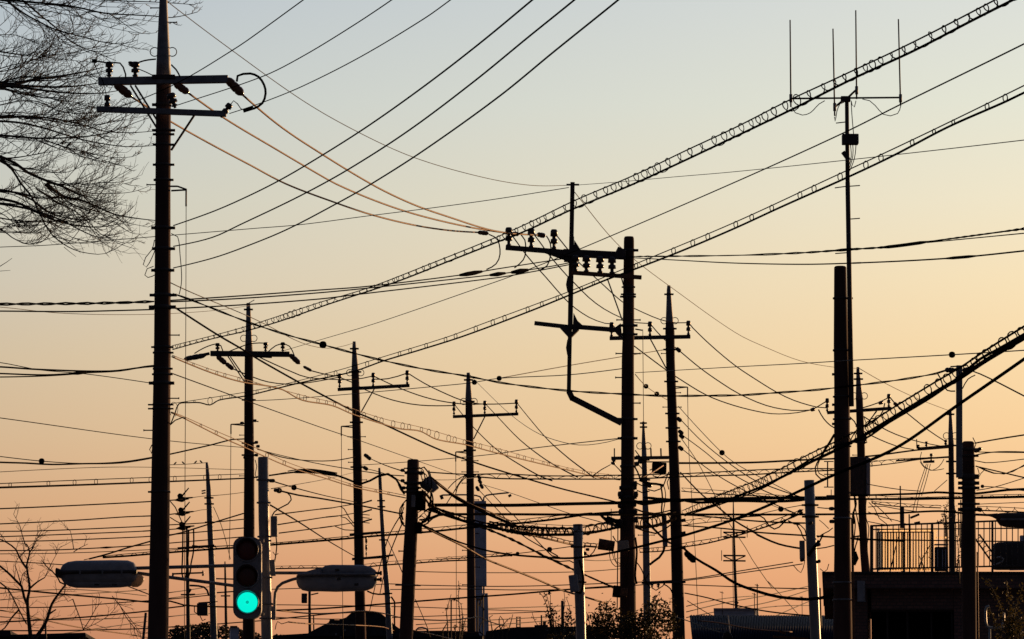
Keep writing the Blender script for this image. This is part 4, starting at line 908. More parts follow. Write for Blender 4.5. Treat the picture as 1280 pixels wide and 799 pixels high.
wire('coppery cable falling from the leaning pole into the shrub', 'sunlit_copper', 2.2, 58, 64, '527,656.5 544,666 567,677 584,685.5 607.5,699 640,712 675,726 700,737 730,746 757,754', 'overhead_cable')
wire('thick black cable that dips at the service pole and climbs to the right edge', 'black', 3.2, 58, 26, '526,655 567,675 584,681 607,688 640,693.5 677,696.5 706,698 730,696.5 775,689 837,674 860,668 916,650 960,632 1030,599.5 1042,594 1120,560 1195,508 1280,449 1350,398', 'overhead_cable')
hung('spiral-lashed thick cable climbing from the pointed pole to the right edge', 80, 27, '854,638 887,624 925,609 960,594 1017,565 1042.5,553 1070,539 1120,507.5 1170,477 1200,459.5 1232,438 1280,408 1350,366', '854,643.5 887,633 925,619 960,605 1017,576 1042.5,564 1070,550 1120,520 1170,490 1200,472.5 1232,451 1280,422.5 1350,382', 2.0, 4.2, 'coil', 9.5, amp=1.15, wl=1.4)
wire('second strand twisted along the spiral-lashed thick cable', 'black', 2.6, 80, 27, '856,645 925,622 960,607 1012,575 1050,556 1080,549 1110,529 1165,496 1200,470 1225,449 1245,438 1280,418 1350,376', 'overhead_cable')
wire('thick level cable at the foot of the frame pole, upper one of two', 'black', 3.7, 58, 70, '536,631.5 584,631.4 640,631.7 710,630 775,628.6 850,625.3 905,623.5 960,622.8 1042,622', 'overhead_cable')
wire('heavy double cable spanning the pointed pole and flat-topped pole', 'black', 5.2, 78, 60, '806,622 850,625.5 905,626.5 960,624.8 1010,623.6 1045,622.5', 'overhead_cable', strands=2)
wire('thick level cable at the foot of the frame pole, lower one of two', 'black', 2.9, 58, 70, '528,653 535,649 548,644 560,643 640,643 775,643.6 850,643.2 960,643.3 1042,643', 'overhead_cable')
wire('thick level cable right of the aerial pole reaching the lamp arm pole', 'black', 2.2, 60, 48, '1060,642.6 1120,641.5 1174,639 1202,641.5', 'overhead_cable')
wire('upper thick cable passing behind the railing top to the right edge', 'black', 2.6, 60, 42, '1060,619.5 1088,619 1120,618 1150,617 1171,615.5 1200,617 1220,617 1260,612.5 1280,611.5 1350,606', 'overhead_cable')
wire('lower thick cable passing behind the railing top to the right edge', 'black', 2.8, 60, 42, '1060,624 1120,623.8 1202,622.7 1280,621 1350,619', 'overhead_cable')
hung('twisted pair lashed level from the leaning pole to the flat-topped pole', 58, 66, '538,590.5 582,593 625,592.5 687,595 760,594.4 850,592.3 900,590 935,588 993,586 1042,586', '582,596 600,596.5 625,598.3 687.5,598.9 760,599 810,598 850,596.2 900,594.6 935,593.6 994.6,590 1042,588', 1.4, 1.6, 'coil', 22, amp=.9, wl=.8)
wire('level cable from the pointed pole past the aerial pole to the far arm', 'black', 2.2, 80, 115, '849,579 900,578.8 947.6,578 998,575.3 1042,573.5 1090,570 1145,562.8 1187,559')
hung('thin lashed cable right of the transformer to the thin far pole', 95, 115, '1085,578 1120,574 1150,572.5 1188,571', '1085,583 1120,579 1150,574.5 1188,572', .8, 1.2, 'coil', 16, amp=1.1, wl=.7)
hung('dense lashed bundle tying the middle pole to its pointed neighbour', 64, 80, '777,645 800,648 820,646 845,640', '777,656 800,659 820,657 845,648', 2.0, 4.0, 'coil', 7, amp=1.2, wl=1.4)
wire('thick sagging bundle strand left of the pointed pole, upper', 'black', 4.0, 64, 80, '793,627 805,630 820,628 845,625', 'overhead_cable')
wire('slack strand looping from the middle pole to the pointed pole', 'black', 1.8, 64, 80, '793,636 804,640 818,642 838,638', 'overhead_cable')
wire('lower slack strand looping from the middle pole to the pointed pole', 'black', 1.8, 64, 80, '793,659 806,664 820,667 840,655', 'overhead_cable')
wire('thick cable dropping from the bundle past the thin pointed pole', 'black', 2.6, 70, 80, '808,652 816,660 824,668 832,676 838,679', 'overhead_cable')
wire('thin wire from the fuse arm end down left to the lashed pair', 'wire', 1.2, 119, 80, '763,581 752,587 742,594')
wire('thin wire from the fuse arm end behind the middle pole', 'wire', 1.2, 119, 90, '768,581 774,587 778,592')
wire('sunlit strand slanting across the transformer by the pointed pole', 'sunlit_copper', 1.6, 118, 90, '829,582 820,588 812,593 800,598')
# --- service drops and thin wires, right half
wire('dark drop wire from the pointed pole to the meter box pole', 'black', 1.9, 80, 56, '850.6,590.6 878.7,619.6 896,632.8 918,650.8 935,661 947.6,668.8 973,680 1000,685.5')
wire('thin steep wire from the pointed pole down past the radio mast', 'thin', .9, 80, 90, '852,548.7 872.5,578.7 893.7,619.6 900.7,635 912,655 932,684.7 940,699 965,735')
wire('thin diagonal wire with a ball joint right of the pointed pole', 'thin', .9, 80, 70, '848,508 902.5,566 926,583.5 994,619 1008,627', balls=((904, 3.4),))
for l, px in (('first of the diagonal wires below the pointed pole clamp', '850,523.7 886.6,560 938,597.5 963,608.5 1000,621'), ('second of the diagonal wires below the pointed pole clamp', '850,542 882.5,566 910,589 947.6,610 978,623'), ('third of the diagonal wires below the pointed pole clamp', '851,560 891,590.5 926,611 965,629 994.6,642')): wire(l, 'wire', 1.2, 80, 66, px)
wire('thin wire with a ball joint left of the leaning service pole', 'wire', .9, 70, 56, '905,652 952,642 976,636.5 1006,631', balls=((976, 3.4),))
wire('short thin wire crossing the ball joint left of the leaning service pole', 'thin', .8, 62, 60, '954,627 976,636 994.6,642')
hung('thin lashed pair right of the pointed pole under the diagonals', 80, 66, '852,610 912,614 960,618 1005,621', '852,614 880,616.5 936,619.5 1005,623', .7, 1.3, 'coil', 17, amp=1.1, wl=.7)
hung('coil-lashed cable rising behind the radio mast', 80, 57, '800,686 837,683 861,678 901,671.5 937,662 960,653 985,644 1000,638', '800,690.5 837,688 854,684 880,680 905,674 932,666.5 960,657.7 985,649 1003,641', .9, 1.6, 'coil', 9, amp=1.0, wl=.8)
wire('cable from the pointed pole drooping to the aerial pole', 'black', 1.9, 80, 52, '854,657 907,661 947.6,665.6 1007,669.5 1042,671.5 1070,673.5 1130,676.5')
wire('cable from the pointed pole to the leaning service pole knob', 'black', 1.7, 80, 56, '855,644 875.6,645 916,649 960,652.5 1006,654')
wire('wavy cable dipping and rising left of the leaning service pole', 'wire', 1.6, 70, 56, '918,650 933,646 950,645 955,648 962,658 968,661.5 974,659 983,650 993,644 1003,643')
hung('fine arched wire from the pointed pole to the radio mast', 80, 100, '852,652 880,647.5 920,646', '852,657 880,653.5 920,650', .7, 1.0, 'coil', 17, amp=1.1, wl=.7)
wire('thick drop cable sagging from the weight on the pointed pole to the aerial pole', 'black', 3.4, 80, 50, '854,685 871,699 895,713 920,729.5 960,743.3 975,746.5 1010,749.3 1027,747.5 1043,743', 'overhead_cable')
wire('sunlit drop cable sloping down behind the radio mast', 'wire', 1.6, 80, 62, '856,741.5 885,747.5 912,755 960,764.5 1011,769.6')
wire('pale wire sloping over the blue roof from the pointed pole foot', 'thin', 1.2, 80, 70, '840,769.6 862,777 887,786.5 912,793')
wire('level wire right of the pointed pole low down', 'wire', 1.2, 80, 62, '855,731 906,733 960,735 1009,736')
wire('cable from the leaning service pole sagging left to the radio mast', 'wire', 1.4, 62, 56, '946,669 973,680.5 1000,686 1005,686')
wire('cable bowing between the leaning service pole and the aerial pole', 'wire', 1.3, 56, 50, '1021,686 1032,684.5 1042,682')
wire('level wire between the leaning service pole and the aerial pole', 'wire', 1.2, 56, 50, '1022,634.5 1032,635.5 1043,635.5')
for l, px in (('upper thin line crossing the sign and the radio mast', '330,737 440,733 487,730 521,731.5 640,733 765,729 855,724.5 920,714.6 960,708 991,703'), ('lower thin line crossing the sign and the radio mast', '487,737 584,736.5 640,737.5 700,737 765,734 855,726 960,711.5 1003,705')): wire(l, 'thin', 1.1, 100, 80, px)
wire('left slanting wire of the crossing pair below the radio mast', 'thin', .9, 100, 100, '859,751 885,767 900,775')
# right part
wire('thin wire from the round fuse to the right of the sign pole', 'wire', 1.2, 110, 70, '605,606 636,639.6 642,644 690,695 700,697')
wire('second thin wire from the fuses right of the sign pole', 'wire', 1.2, 110, 70, '599,613 624,639.6 650,667 688,690 697,695')
wire('fine wire sloping from the sign pole under the frame', 'thin', .8, 110, 56, '600,605 640,617 676,629.6 715,643 747,651.6 775,660')
wire('thin wire with two joints left of the service pole', 'wire', 1.1, 70, 60, '600,697 647,692 687,687 715,683', balls=((687, 3.2), (648, 2.2)))
wire('cable curving into the service pole from the lower left', 'wire', 1.3, 70, 60, '689,699 700,702 712,701 718,704')
wire('drooping loop between the service pole and the drum', 'wire', 1.3, 60, 64, '728,687 731,692 737,695 742,690 745,684', balls=((734, 2.4),))
wire('second slack line between the service pole and middle pole', 'thin', .9, 60, 64, '730,700 745,701 765,700 777,697')
wire('long dark wire rising from the leaning pole base to the dark box', 'black', 1.9, 66, 64, '346,763 390,761.5 442,758 480,755 500,753.5 517.5,752 584,747 640,743 710,737 766,733')
wire('coppery sagging wire low across the house roof ridge', 'sunlit_copper', 1.6, 60, 80, '346,763 390,767 420,766.5 455,764 480,767 495,771 517,774 560,775.5 584,773 599,771.5 611,777 636,784')
wire('dark wire joining the coppery one from the signal post foot', 'wire', 1.4, 55, 70, '345,774 390,769.6 420,766.8 460,765')
wire('coppery wire crossing the dark house roof', 'sunlit_copper', 1.3, 55, 100, '361,777.7 382.5,779.6 442.5,781.5 480,784 494,789')
wire('coppery wire running down over the flat roof edge', 'sunlit_copper', 1.5, 66, 80, '515,788 540,793 560,798 580,803')
# far right
wire('thick cable from the flat pole top to the right edge', 'black', 2.0, 48, 40, '1219,554 1250,548.5 1280,543.8 1350,533')
wire('upper twisted cable of two leaving the far-right pole', 'black', 1.6, 48, 40, '1219,569 1239,565.5 1258,564.7 1280,565.2 1350,569', 'twisted_cable')
wire('straight companion of the twisted cable at far right', 'wire', 1.1, 48, 40, '1219,565 1245,565.5 1280,565.8')
wire('thin sagging cable leaving the far-right pole', 'wire', 1.2, 48, 40, '1219,576 1232,578.5 1250,577.5 1280,574 1350,566')
wire('thick slack cable dipping and rising at the right edge', 'black', 1.8, 48, 38, '1220,582.5 1232,588 1242,591.5 1255,592.5 1266,589 1280,582 1350,548', strands=2)
wire('cable falling away to the right edge under the slack one', 'wire', 1.6, 48, 40, '1220,583 1250,590 1280,597 1350,612')
wire('cable falling from the square post top to the right edge', 'black', 1.8, 48, 36, '1213,463 1225,467.5 1245,477 1280,495 1350,530')
wire('thin wire with a ball end at the right edge', 'thin', 1.1, 48, 42, '1228,608 1252,609.6 1264,611.5 1300,616', balls=((1228, 2.2),))
wire('thin rising wire at the right edge above the lamp', 'wire', 1.1, 48, 42, '1221,613 1243,609 1276,599 1320,585')
hung('looped cable above the far-right lamp', 48, 42, '1222,633 1250,634 1280,635.5 1350,639', '1222,638 1250,639 1280,640.5 1350,644', .8, 1.6, 'coil', 20, amp=1.2, wl=.8)
hung('looped thin cable above the railing, left of the far-right pole', 66, 50, '1060,617 1120,621 1160,621.5 1202,620 1230,619 1280,618', '1060,624 1120,625 1160,624.5 1202,623 1230,622.5 1280,621.5', .7, .9, 'coil', 17, amp=1.1, wl=.8)
hung('lower looped cable over the railing behind the thin far pole', 66, 70, '1090,627 1120,629 1150,631 1176,632', '1090,629 1120,633 1150,634 1176,635', .7, 1.3, 'coil', 20, amp=1.1, wl=.8)
wire('thin wire right of the far-right pole below the thick cables', 'thin', .9, 48, 42, '1220,630.5 1229,630 1280,628 1350,625')
for l, px in (('left one of two thin stays slanting above the railing', '1086,628 1093,635 1099,648 1112,658'), ('right one of two thin stays slanting above the railing', '1089,627 1104,640 1115,652'), ('thin line sloping above the left of the railing', '1083,605 1105,609 1125,612 1150,614'), ('thin wire sloping from the transformer to the railing top', '1085,640 1105,647 1122,651 1135,656'),
              ('thin slack wire right of the transformer pole', '1085,652 1100,655 1110,656.5'), ('thin wire above the railing from transformer to far pole', '1085,634 1105,633 1120,636 1150,640')): wire(l, 'thin', 1.0, 92, 92, px)
# --- far transmission lines just above the roofs
for i, (l, px) in enumerate((('highest faint far line between the sign pole and the service pole', '520,714.5 600,716 720,715 777,711'), ('faint far line over the shrub at mid height', '600,761 680,758.5 715,757'), ('far line second above the horizon roofs', '340,756 420,757 520,759 600,762 690,764.5'), ('far line third above the horizon roofs', '330,771 420,774 520,771 600,768 700,764'),
                             ('far line fourth above the horizon roofs', '520,781 600,776 690,771'), ('lowest far line above the horizon roofs', '520,787 620,781 700,775'), ('faint far line left of the signal post foot', '211,771 240,768 262,767'), ('faint far line from the tall pole to the bird pole, upper', '211,741 240,737 264,733'), ('faint far line from the tall pole to the bird pole, lower', '211,748 264,741'),
                             ('far line rising right of the pointed pole, first', '858,765 905,754 960,744 1010,733'), ('far line rising right of the pointed pole, second', '858,772 910,762 960,753 1010,738'), ('far line rising right of the pointed pole, third', '858,758 900,749 945,745'), ('far line low over the blue roof', '905,770 960,759 1012,757'), ('far crossing line rising to the leaning service pole', '963,773 990,761 1011,752'), ('far crossing line falling to the blue roof', '960,727 980,748 1003,774'),
                             ('far faint line over the left lamp underside', '0,750 80,744 160,739 183,737'), ('far faint line under the left lamp, rising', '0,742 90,737 183,745'), ('far thin line through the bare tree, low', '0,771 80,775 184,771'), ('far line at the foot of the bare tree', '60,795 120,786 184,777'))):
    wire(l, 'thin', 1.0, 220, 240, px, 'transmission_line')
# ------------------------------------------------------------------ traffic light
D = 49.3
t = thing('traffic_light', 'vertical three-lens traffic light showing green, in front of the signal post', 'traffic light', P(309, 773, D))
def rrect(x0, y0, x1, y1, r, k=5):
    o = []
    for cx, cy, a in ((x1 - r, y0 + r, -90), (x1 - r, y1 - r, 0), (x0 + r, y1 - r, 90), (x0 + r, y0 + r, 180)):
        o += [(cx + r * math.cos(R(a + 90 * i / k)), cy + r * math.sin(R(a + 90 * i / k))) for i in range(k + 1)]
    return o
u = U(D)
MB().prism([P(x, y, D + .1) for x, y in rrect(291.3, 671.5, 326.7, 773.2, 11)], (0, .14, 0)).build('housing', 'house', t)
for (cx, cy), m, nm in zip(((308.8, 687.5), (308.8, 720.5), (309.3, 753)), ('redl', 'ambl', 'green'), ('red', 'amber', 'green')):
    c = P(cx, cy, D + .085)
    ax = Vector((0, -1, 0))
    lens = MB().tube([c - ax * .01, c + ax * .005, c + ax * .012, c + ax * .016], [12.6 * u, 12.6 * u, 9 * u, 2 * u], 28).build('lens', m, t)
    lens['label'] = f'{"lit" if nm == "green" else "unlit"} {nm} lens'
    if nm == 'green': MB().tube([c + ax * .017, c + ax * .03], [2.4 * u, 2.0 * u], 12).build('lens_stud', 'gring', lens)
    MB().tube([c - ax * .012 + Vector((0, 0, 14.2 * u * math.sin(a))) + Vector((14.2 * u * math.cos(a), 0, 0)) for a in [2 * math.pi * i / 32 for i in range(33)]], 1.3 * u, 6).build('lens_rim', 'house', t)
    # hood: upper part of a tube standing forward of the lens
    mb = MB(); n = 22; rr = 14.6 * u
    for k in range(n + 1):
        a = R(-25 + 230 * k / n)
        for dy, rad in ((0, rr), (-.12 + .04 * abs(math.cos(a)), rr), (-.12 + .04 * abs(math.cos(a)), rr - .006), (0, rr - .006)):
            mb.v.append(c + Vector((rad * math.cos(a), dy, rad * math.sin(a) + (-dy) * .05)))
    for k in range(n):
        for j in range(4):
            j2 = (j + 1) % 4
            mb.f.append((k * 4 + j, k * 4 + j2, k * 4 + 4 + j2, k * 4 + 4 + j)); mb.sm.append(True)
    mb.build('visor', 'house', t)
for y in (676, 768): bar(t, 'mount_arm', 49.3, 320, y, 330, y, 4, 'steel', dd=.3)
for y in (704.5, 738): bar(t, 'housing_joint', 49.3, 294, y, 324, y, 1.4, 'dark', dd=.14)

# ------------------------------------------------------------------ lamps
t = thing('street_lamp', 'large pill-shaped street lamp at left on two arms behind the tall pole', 'street lamp', P(330, 722, 50.2), 'street lamps')
loft(t, 'housing', 50.2, [(75, 714, 718), (76, 710, 722), (79, 705.5, 727), (85, 702.5, 729.5), (95, 701, 730), (140, 700.2, 730), (160, 700.6, 730), (167, 703, 729), (170, 707, 727), (171.5, 712, 724)], 'lampb', .9)
loft(t, 'lower_bowl', 50.2, [(76, 716, 723), (80, 716, 729), (86, 716, 733), (95, 716, 735), (120, 716, 735.3), (150, 716, 734.6), (164, 716, 733), (170, 716, 728), (172, 717, 724)], 'lampb', .86)
loft(t, 'rim_band', 50.2, [(71.8, 712, 721), (73, 711, 722), (80, 713.5, 719), (165, 713, 718), (172, 713, 719)], 'dark', 6, e=4)
loft(t, 'clear_bowl_end', 50.2, [(160, 722, 730), (166, 718, 734), (172, 718, 734), (176.5, 719, 731.5), (179.3, 721, 727), (180, 723, 725)], 'bowl', .8)
for x in (100, 128, 152): bar(t, 'seam_clip', 50.2, x, 713, x, 719, 2.2, 'steel', dd=-.155)
for a in ((118, 731), (140, 731)): bar(t, 'latch', 50.2, a[0], a[1], a[0] + 6, a[1], 2, 'dark', dd=-.12)
cyl(t, 'upper_arm', 50.2, 165, 710.5, 329, 706, 4.4, 4.4, 'steel')
cyl(t, 'lower_arm', 50.2, 168, 716, 329, 737, 4.4, 4.0, 'steel', dd=.06)
cyl(t, 'stay_rod', 50.2, 160, 733, 186, 743, 1.4, 1.4, 'dark', dd=.1)
t = thing('street_lamp', 'pale street lamp with a scalloped underside, right of the traffic light', 'street lamp', P(344, 716, 50), 'street lamps')
loft(t, 'housing', 50, [(399, 716, 717.5), (401, 711, 718), (407, 706.8, 718.5), (415, 706, 718.5), (455, 706.4, 718.5), (464, 709, 718.3), (469, 712.5, 718), (471, 715, 717.5)], 'lampb', .95)
loft(t, 'lower_bowl', 50, [(370.5, 724, 727), (371, 721, 729), (373, 719.5, 734), (378, 718.6, 738), (386, 718.2, 739.6), (400, 718, 739.4), (420, 718, 740), (445, 718, 739.2), (458, 718, 738.6), (466, 718.2, 735.5), (470.5, 719, 730), (472, 721, 726)], 'lampb', .86)
loft(t, 'rim_band', 50, [(371, 720, 723), (374, 717.4, 721.5), (400, 717, 720.8), (455, 717, 720.8), (470, 717, 721)], 'steel', 8, e=4)
MB().prism([P(x, y, 49.95) for x, y in ((372, 718.5), (384, 714), (402, 709), (402, 718))], (0, .1, 0)).build('arm_fairing', 'lampb', t)
for y in (716.5, 724.5):
    cyl(t, 'end_clamp', 50, 468, y, 477, y, 3.5, 3.5, 'dark', dd=-.06); cyl(t, 'end_knob', 50, 475, y, 477.5, y, 6, 5, 'dark', dd=-.06)
for a in ((443, 731), (419, 713), (421, 724)): bar(t, 'latch', 50, a[0], a[1], a[0] + 5, a[1] - .5, 3, 'dark', dd=-.14)
cyl(t, 'upper_arm', 50, 337, 716.3, 410, 716.3, 4, 4, 'steel')
cord(t, 'curved_bracket', 50, '343.5,764 343.3,750 344,741 347,734 353,729 361,726 372,723 400,722', 3.8, 'steel', dd=.02)
cord(t, 'feed_cable', 50, '459,739 466,742 473,743 481,743', 2, 'black', dd=.05)
t = thing('street_lamp', 'dark street lamp at the far-right edge, above the railing', 'street lamp', P(1212, 644, 48.2), 'street lamps')
loft(t, 'housing', 48.2, [(1243.5, 644, 646), (1246, 642.5, 652), (1250, 641.5, 657), (1258, 641, 659.4), (1290, 641, 660), (1330, 641.5, 660), (1345, 644, 657), (1349, 648, 653)], 'dark', .9)
loft(t, 'arm_neck', 48.2, [(1234, 642.5, 645), (1240, 642.2, 646.5), (1247, 641.6, 650)], 'dark', .9)
cyl(t, 'upper_arm', 48.2, 1212, 643, 1240, 644.2, 3, 3, 'dark')
bar(t, 'rim_band', 48.2, 1250, 650, 1345, 650, 2.4, 'steel', dd=-.02, dep=20)
# twin street light behind the sign
t = pole('street_light', 'slim twin-armed street light standing behind the pylon sign', 134, [(623, 604.5, 1.6), (799, 605, 3)], 'grey', group='', cat='street light')
cord(t, 'lamp_arm', 134, '604.5,628 604.8,622 608,619.3 618,617.8 636,616', 2, 'grey'); cord(t, 'lamp_arm', 134, '604.5,628 600,621 590,619 575,618.6 553,619', 2, 'grey')
bar(t, 'lamp_head', 134, 636.5, 618.5, 638, 621, 4, 'dark', lab='right-hand lamp head'); bar(t, 'lamp_head', 134, 551, 619, 553, 624, 4, 'dark', lab='left-hand lamp head')
# ------------------------------------------------------------------ pylon sign
D = 130
t = thing('pylon_sign', 'tall blue-grey pylon sign behind the level-crossarm pole', 'pylon sign', Vector((P(601, 799, D).x, D, 0)))
bar(t, 'upper_panel', D, 600, 626.5, 600.6, 733, 15.5, 'bldg', dep=7)
bar(t, 'panel_neck', D, 598, 732, 598, 744, 10, 'bldg', dep=5)
bar(t, 'lower_panel', D, 601.5, 742, 603, 800, 16.5, 'bldg', dep=7)
cyl(t, 'sign_post', D, 599, 798, 599, 1150, 6, 7, 'grey')
for y in (640, 667): bar(t, 'step_bolt', D, 594, y, 599, y, 1, 'dark', dd=-.12)

# ------------------------------------------------------------------ birds
for x, y, s, lab in ((219, 579.5, 1, 'small dark bird perched farthest left on the thin wire'), (229, 579, -1, 'small dark bird on the wire, second from the left'), (244.5, 578, 1, 'small dark bird on the wire, third from the left'), (251.3, 577.5, -1, 'small dark bird on the wire nearest the slim pole tip'), (86, 181.5, 1, 'tiny dark bird perched in the bare tree branches')):
    d_ = 89 if y > 300 else 49.5; k = .6 if y > 300 else 1.0
    t = thing('bird', lab, 'bird', P(x, y + 1.5, d_), 'birds on the wire' if y > 300 else '')
    c = lambda dx, dy: P(x + dx * s * k, y + dy * k, d_)
    uu = U(d_) * k
    MB().tube([c(-4.5, 2.6), c(-2.6, 1.4), c(-1, .3), c(.6, -1), c(1.4, -2), c(2, -2.6), c(2.6, -2.6), c(3.3, -2.5)], [.25 * uu, .6 * uu, 1.5 * uu, 1.7 * uu, 1.2 * uu, 1.15 * uu, .8 * uu, .1 * uu], 8).build('body', 'bird', t)

# ------------------------------------------------------------------ brick building with roof railing
D = 78
t = thing('brick_building', 'dark brick building at bottom right with a flat railed roof', 'building', Vector((P(1180, 799, D).x, D, 0)))
u = U(D)
def bx(root, name, x0, x1, y0, y1, d0, d1, m, lab=None):
    a, b = P(x0, y0, d0), P(x1, y1, d0)
    k = d1 / d0 * 1.004   # plan slightly skewed: the side walls run along the street
    mb = MB().prism([(a.x, d0, b.z), (b.x, d0, b.z), (b.x * k, d1, b.z), (a.x * k, d1, b.z)], (0, 0, a.z - b.z))
    o = mb.build(name, m, root)
    if lab: o['label'] = lab
    return o
RX = 1420
bx(t, 'parapet', 1029, RX, 717, 735.5, D - .25, D + 9, 'brick')
zg = 1100 + 1.6 / U(D)
bx(t, 'wall', 1041, 1089, 735.5, zg, D, D + 9, 'brick'); bx(t, 'wall', 1192, RX, 735.5, zg, D, D + 9, 'brick')
bx(t, 'wall', 1089, 1192, 735.5, 762, D, D + 9, 'brick')
w = bx(t, 'window_recess', 1089, 1192, 762, 850, D + .45, D + .5, 'black')
bx(t, 'window_frame', 1089, 1192, 762, 764.5, D + .1, D + .44, 'dark'); bx(t, 'window_frame', 1188.5, 1191.8, 764.5, 850, D + .1, D + .44, 'dbldg')
for x in (1108, 1133, 1163): bx(t, 'window_mullion', x, x + 2.5, 764.5, 850, D + .2, D + .44, 'dark')
bx(t, 'wall', 1089, 1192, 850, zg, D, D + 9, 'brick')
bx(t, 'wall_box', 1071.5, 1080, 726, 752, D - .45, D - .255, 'lampb')
bx(t, 'coping', 1027.5, RX, 714.6, 717, D - .3, D + 9.05, 'dbldg')
# railings
def railing(label, D, x0, x1, ys, posts, pitch, m, bw, top2=None, lean=0):
    g = thing('roof_railing', label, 'railing', P((x0 + x1) / 2, ys[-1][1], D), 'roof railings')
    for (ya, yb, w) in ys: bar(g, 'rail', D, x0, ya, x1, yb, w, m)
    for x, w in posts: bar(g, 'post', D, x, ys[0][0] - .5 + (ys[0][1] - ys[0][0]) * (x - x0) / (x1 - x0), x, 715, w, m, dep=w)
    x = x0 + pitch
    n = 0
    while x < x1 - 1 and n < 99:
        k = (x - x0) / (x1 - x0)
        bar(g, 'baluster', D, x, ys[0][0] + (ys[0][1] - ys[0][0]) * k, x + lean, ys[-1][0] + (ys[-1][1] - ys[-1][0]) * k, bw, m, dep=bw)
        x += pitch; n += 1
    return g
railing('dark front railing along the brick building roof edge', D + .1, 1088, 1330, ((657.5, 648, 2.2), (662, 660, 1.6), (674.5, 678, 1.5), (711.5, 706, 2)), ((1089.5, 4), (1165, 2.8), (1190.5, 5), (1240.5, 2.6)), 7.1, 'dark', 1.2)
railing('close-set rear railing on the brick roof, glowing in the low sun', D + 4.2, 1096, 1166, ((665.5, 665.2, 1.4), (710, 709.6, 1.2)), ((1097, 2), (1130, 3), (1166, 2)), 3.5, 'dark', 1.35)
# translucent slats and strips added to give the rear railing its sunlit glow
g = thing('added_glow_screen', 'pale translucent slats added behind the rear railing for its sunlit glow', 'screen', P(1130, 714, D + 5.4))
for i in range(21):
    x = 1098 + i * 3.4
    w = 1.45 if i % 4 else 1.1; sb = MB(); sb.v += [P(x - w, 664, D + 5.4), P(x + w, 664, D + 5.4), P(x + w, 713, D + 5.4), P(x - w, 713, D + 5.4)]; sb.f.append((0, 1, 2, 3)); sb.sm.append(False)
    sb.build('glow_slat', 'glow_sheet', g)
for x0, x1, ya, yb in ((1096, 1172, 660.5, 664), (1096, 1185, 711, 713.6)):
    sb = MB(); sb.v += [P(x0, ya, D + 5.36), P(x1, ya, D + 5.36), P(x1, yb, D + 5.36), P(x0, yb, D + 5.36)]; sb.f.append((0, 1, 2, 3)); sb.sm.append(False); sb.build('glow_strip', 'glow_sheet', g)
for x0, x1, ya, yb in ((1170, 1183, 671, 673.2), (1168, 1170.5, 664, 712)):
    sb = MB(); sb.v += [P(x0, ya, D + 5.36), P(x1, ya, D + 5.36), P(x1, yb, D + 5.36), P(x0, yb, D + 5.36)]; sb.f.append((0, 1, 2, 3)); sb.sm.append(False); sb.build('glow_edge', 'glow_sheet', g)
g = thing('air_conditioner', 'dark blocky outdoor unit behind the railing left of the far-right pole', 'air conditioner', P(1176, 714, D + 2))
bar(g, 'casing', D + 2, 1176.5, 684, 1176.5, 714, 16, 'dbldg', dep=10); bar(g, 'casing_top', D + 2, 1168, 681, 1185, 681, 1.4, 'beige', dep=10)
for x in (1172, 1178, 1182): bar(g, 'vent_slot', D + 2, x, 687, x, 711, .9, 'bldg', dd=-.09)
g = thing('roof_tank', 'large dark tank block on the roof at the right edge', 'roof tank', P(1290, 712, D + 1.5))
loft(g, 'tank', D + 1.5, [(1241, 684, 709), (1242.5, 680, 711.5), (1247, 678.6, 712), (1320, 678, 712), (1350, 680, 711)], 'dbldg', 1.2, e=7)
bar(g, 'tank_ledge', D + 1.5, 1262, 712.6, 1330, 711.5, 1.2, 'lampb', dd=-.35)
bar(g, 'small_box', D + 1.5, 1275, 673.5, 1283, 673.5, 8, 'bldg')
cord(g, 'white_hose', D + 1.5, '1241,707 1248,704.5 1253,702 1254.5,699 1251,696.5 1246,697', 2, 'white', dd=-.55)
g = thing('roof_ladder', 'dark slanting roof ladder seen through the railing at right', 'ladder', P(1240, 710, D + 3))
for a in ((1218, 672, 1242, 706), (1224, 668, 1247, 700)): bar(g, 'ladder_rail', D + 3, *a, 2, 'dark')
for i in range(6): bar(g, 'ladder_rung', D + 3, 1220 + i * 3.8, 675 + i * 5.4, 1226 + i * 3.8, 671 + i * 5.4, 1, 'dark')
g = thing('roof_aerial', 'thick-footed aerial pole on the roof behind the railing', 'aerial', P(1128, 658, D + 6), 'thin rooftop aerials')
cyl(g, 'thin_mast', D + 6, 1125.3, 607.5, 1126, 662, 1.8, 2, 'dark'); cyl(g, 'thick_mast', D + 6, 1128.3, 634, 1128.6, 716, 4.2, 4.4, 'dark')
g = thing('security_camera', 'small camera on a stub post above the railing', 'camera', P(1137, 657, D + 5))
cyl(g, 'stub_post', D + 5, 1136.5, 643, 1137, 716, 1.8, 1.8, 'dark'); bar(g, 'camera_body', D + 5, 1138, 647.5, 1149, 643, 2.8, 'dark'); bar(g, 'camera_foot', D + 5, 1143, 654.5, 1150, 653, 3, 'dark')
# white pipe frame by the plant
g = thing('pipe_rack', 'white bent pipe rack standing behind the yellowish plant', 'pipe rack', P(1243, 799, 70))
cord(g, 'pipe', 70, '1237,758 1233,759 1231.8,764 1232.5,779 1234,783.5 1239,785 1250,784.5 1253.5,783 1254.5,776 1254.5,766', 3.4, 'white')
cyl(g, 'pipe_leg', 70, 1237, 785, 1237.5, 860, 3, 3, 'white')

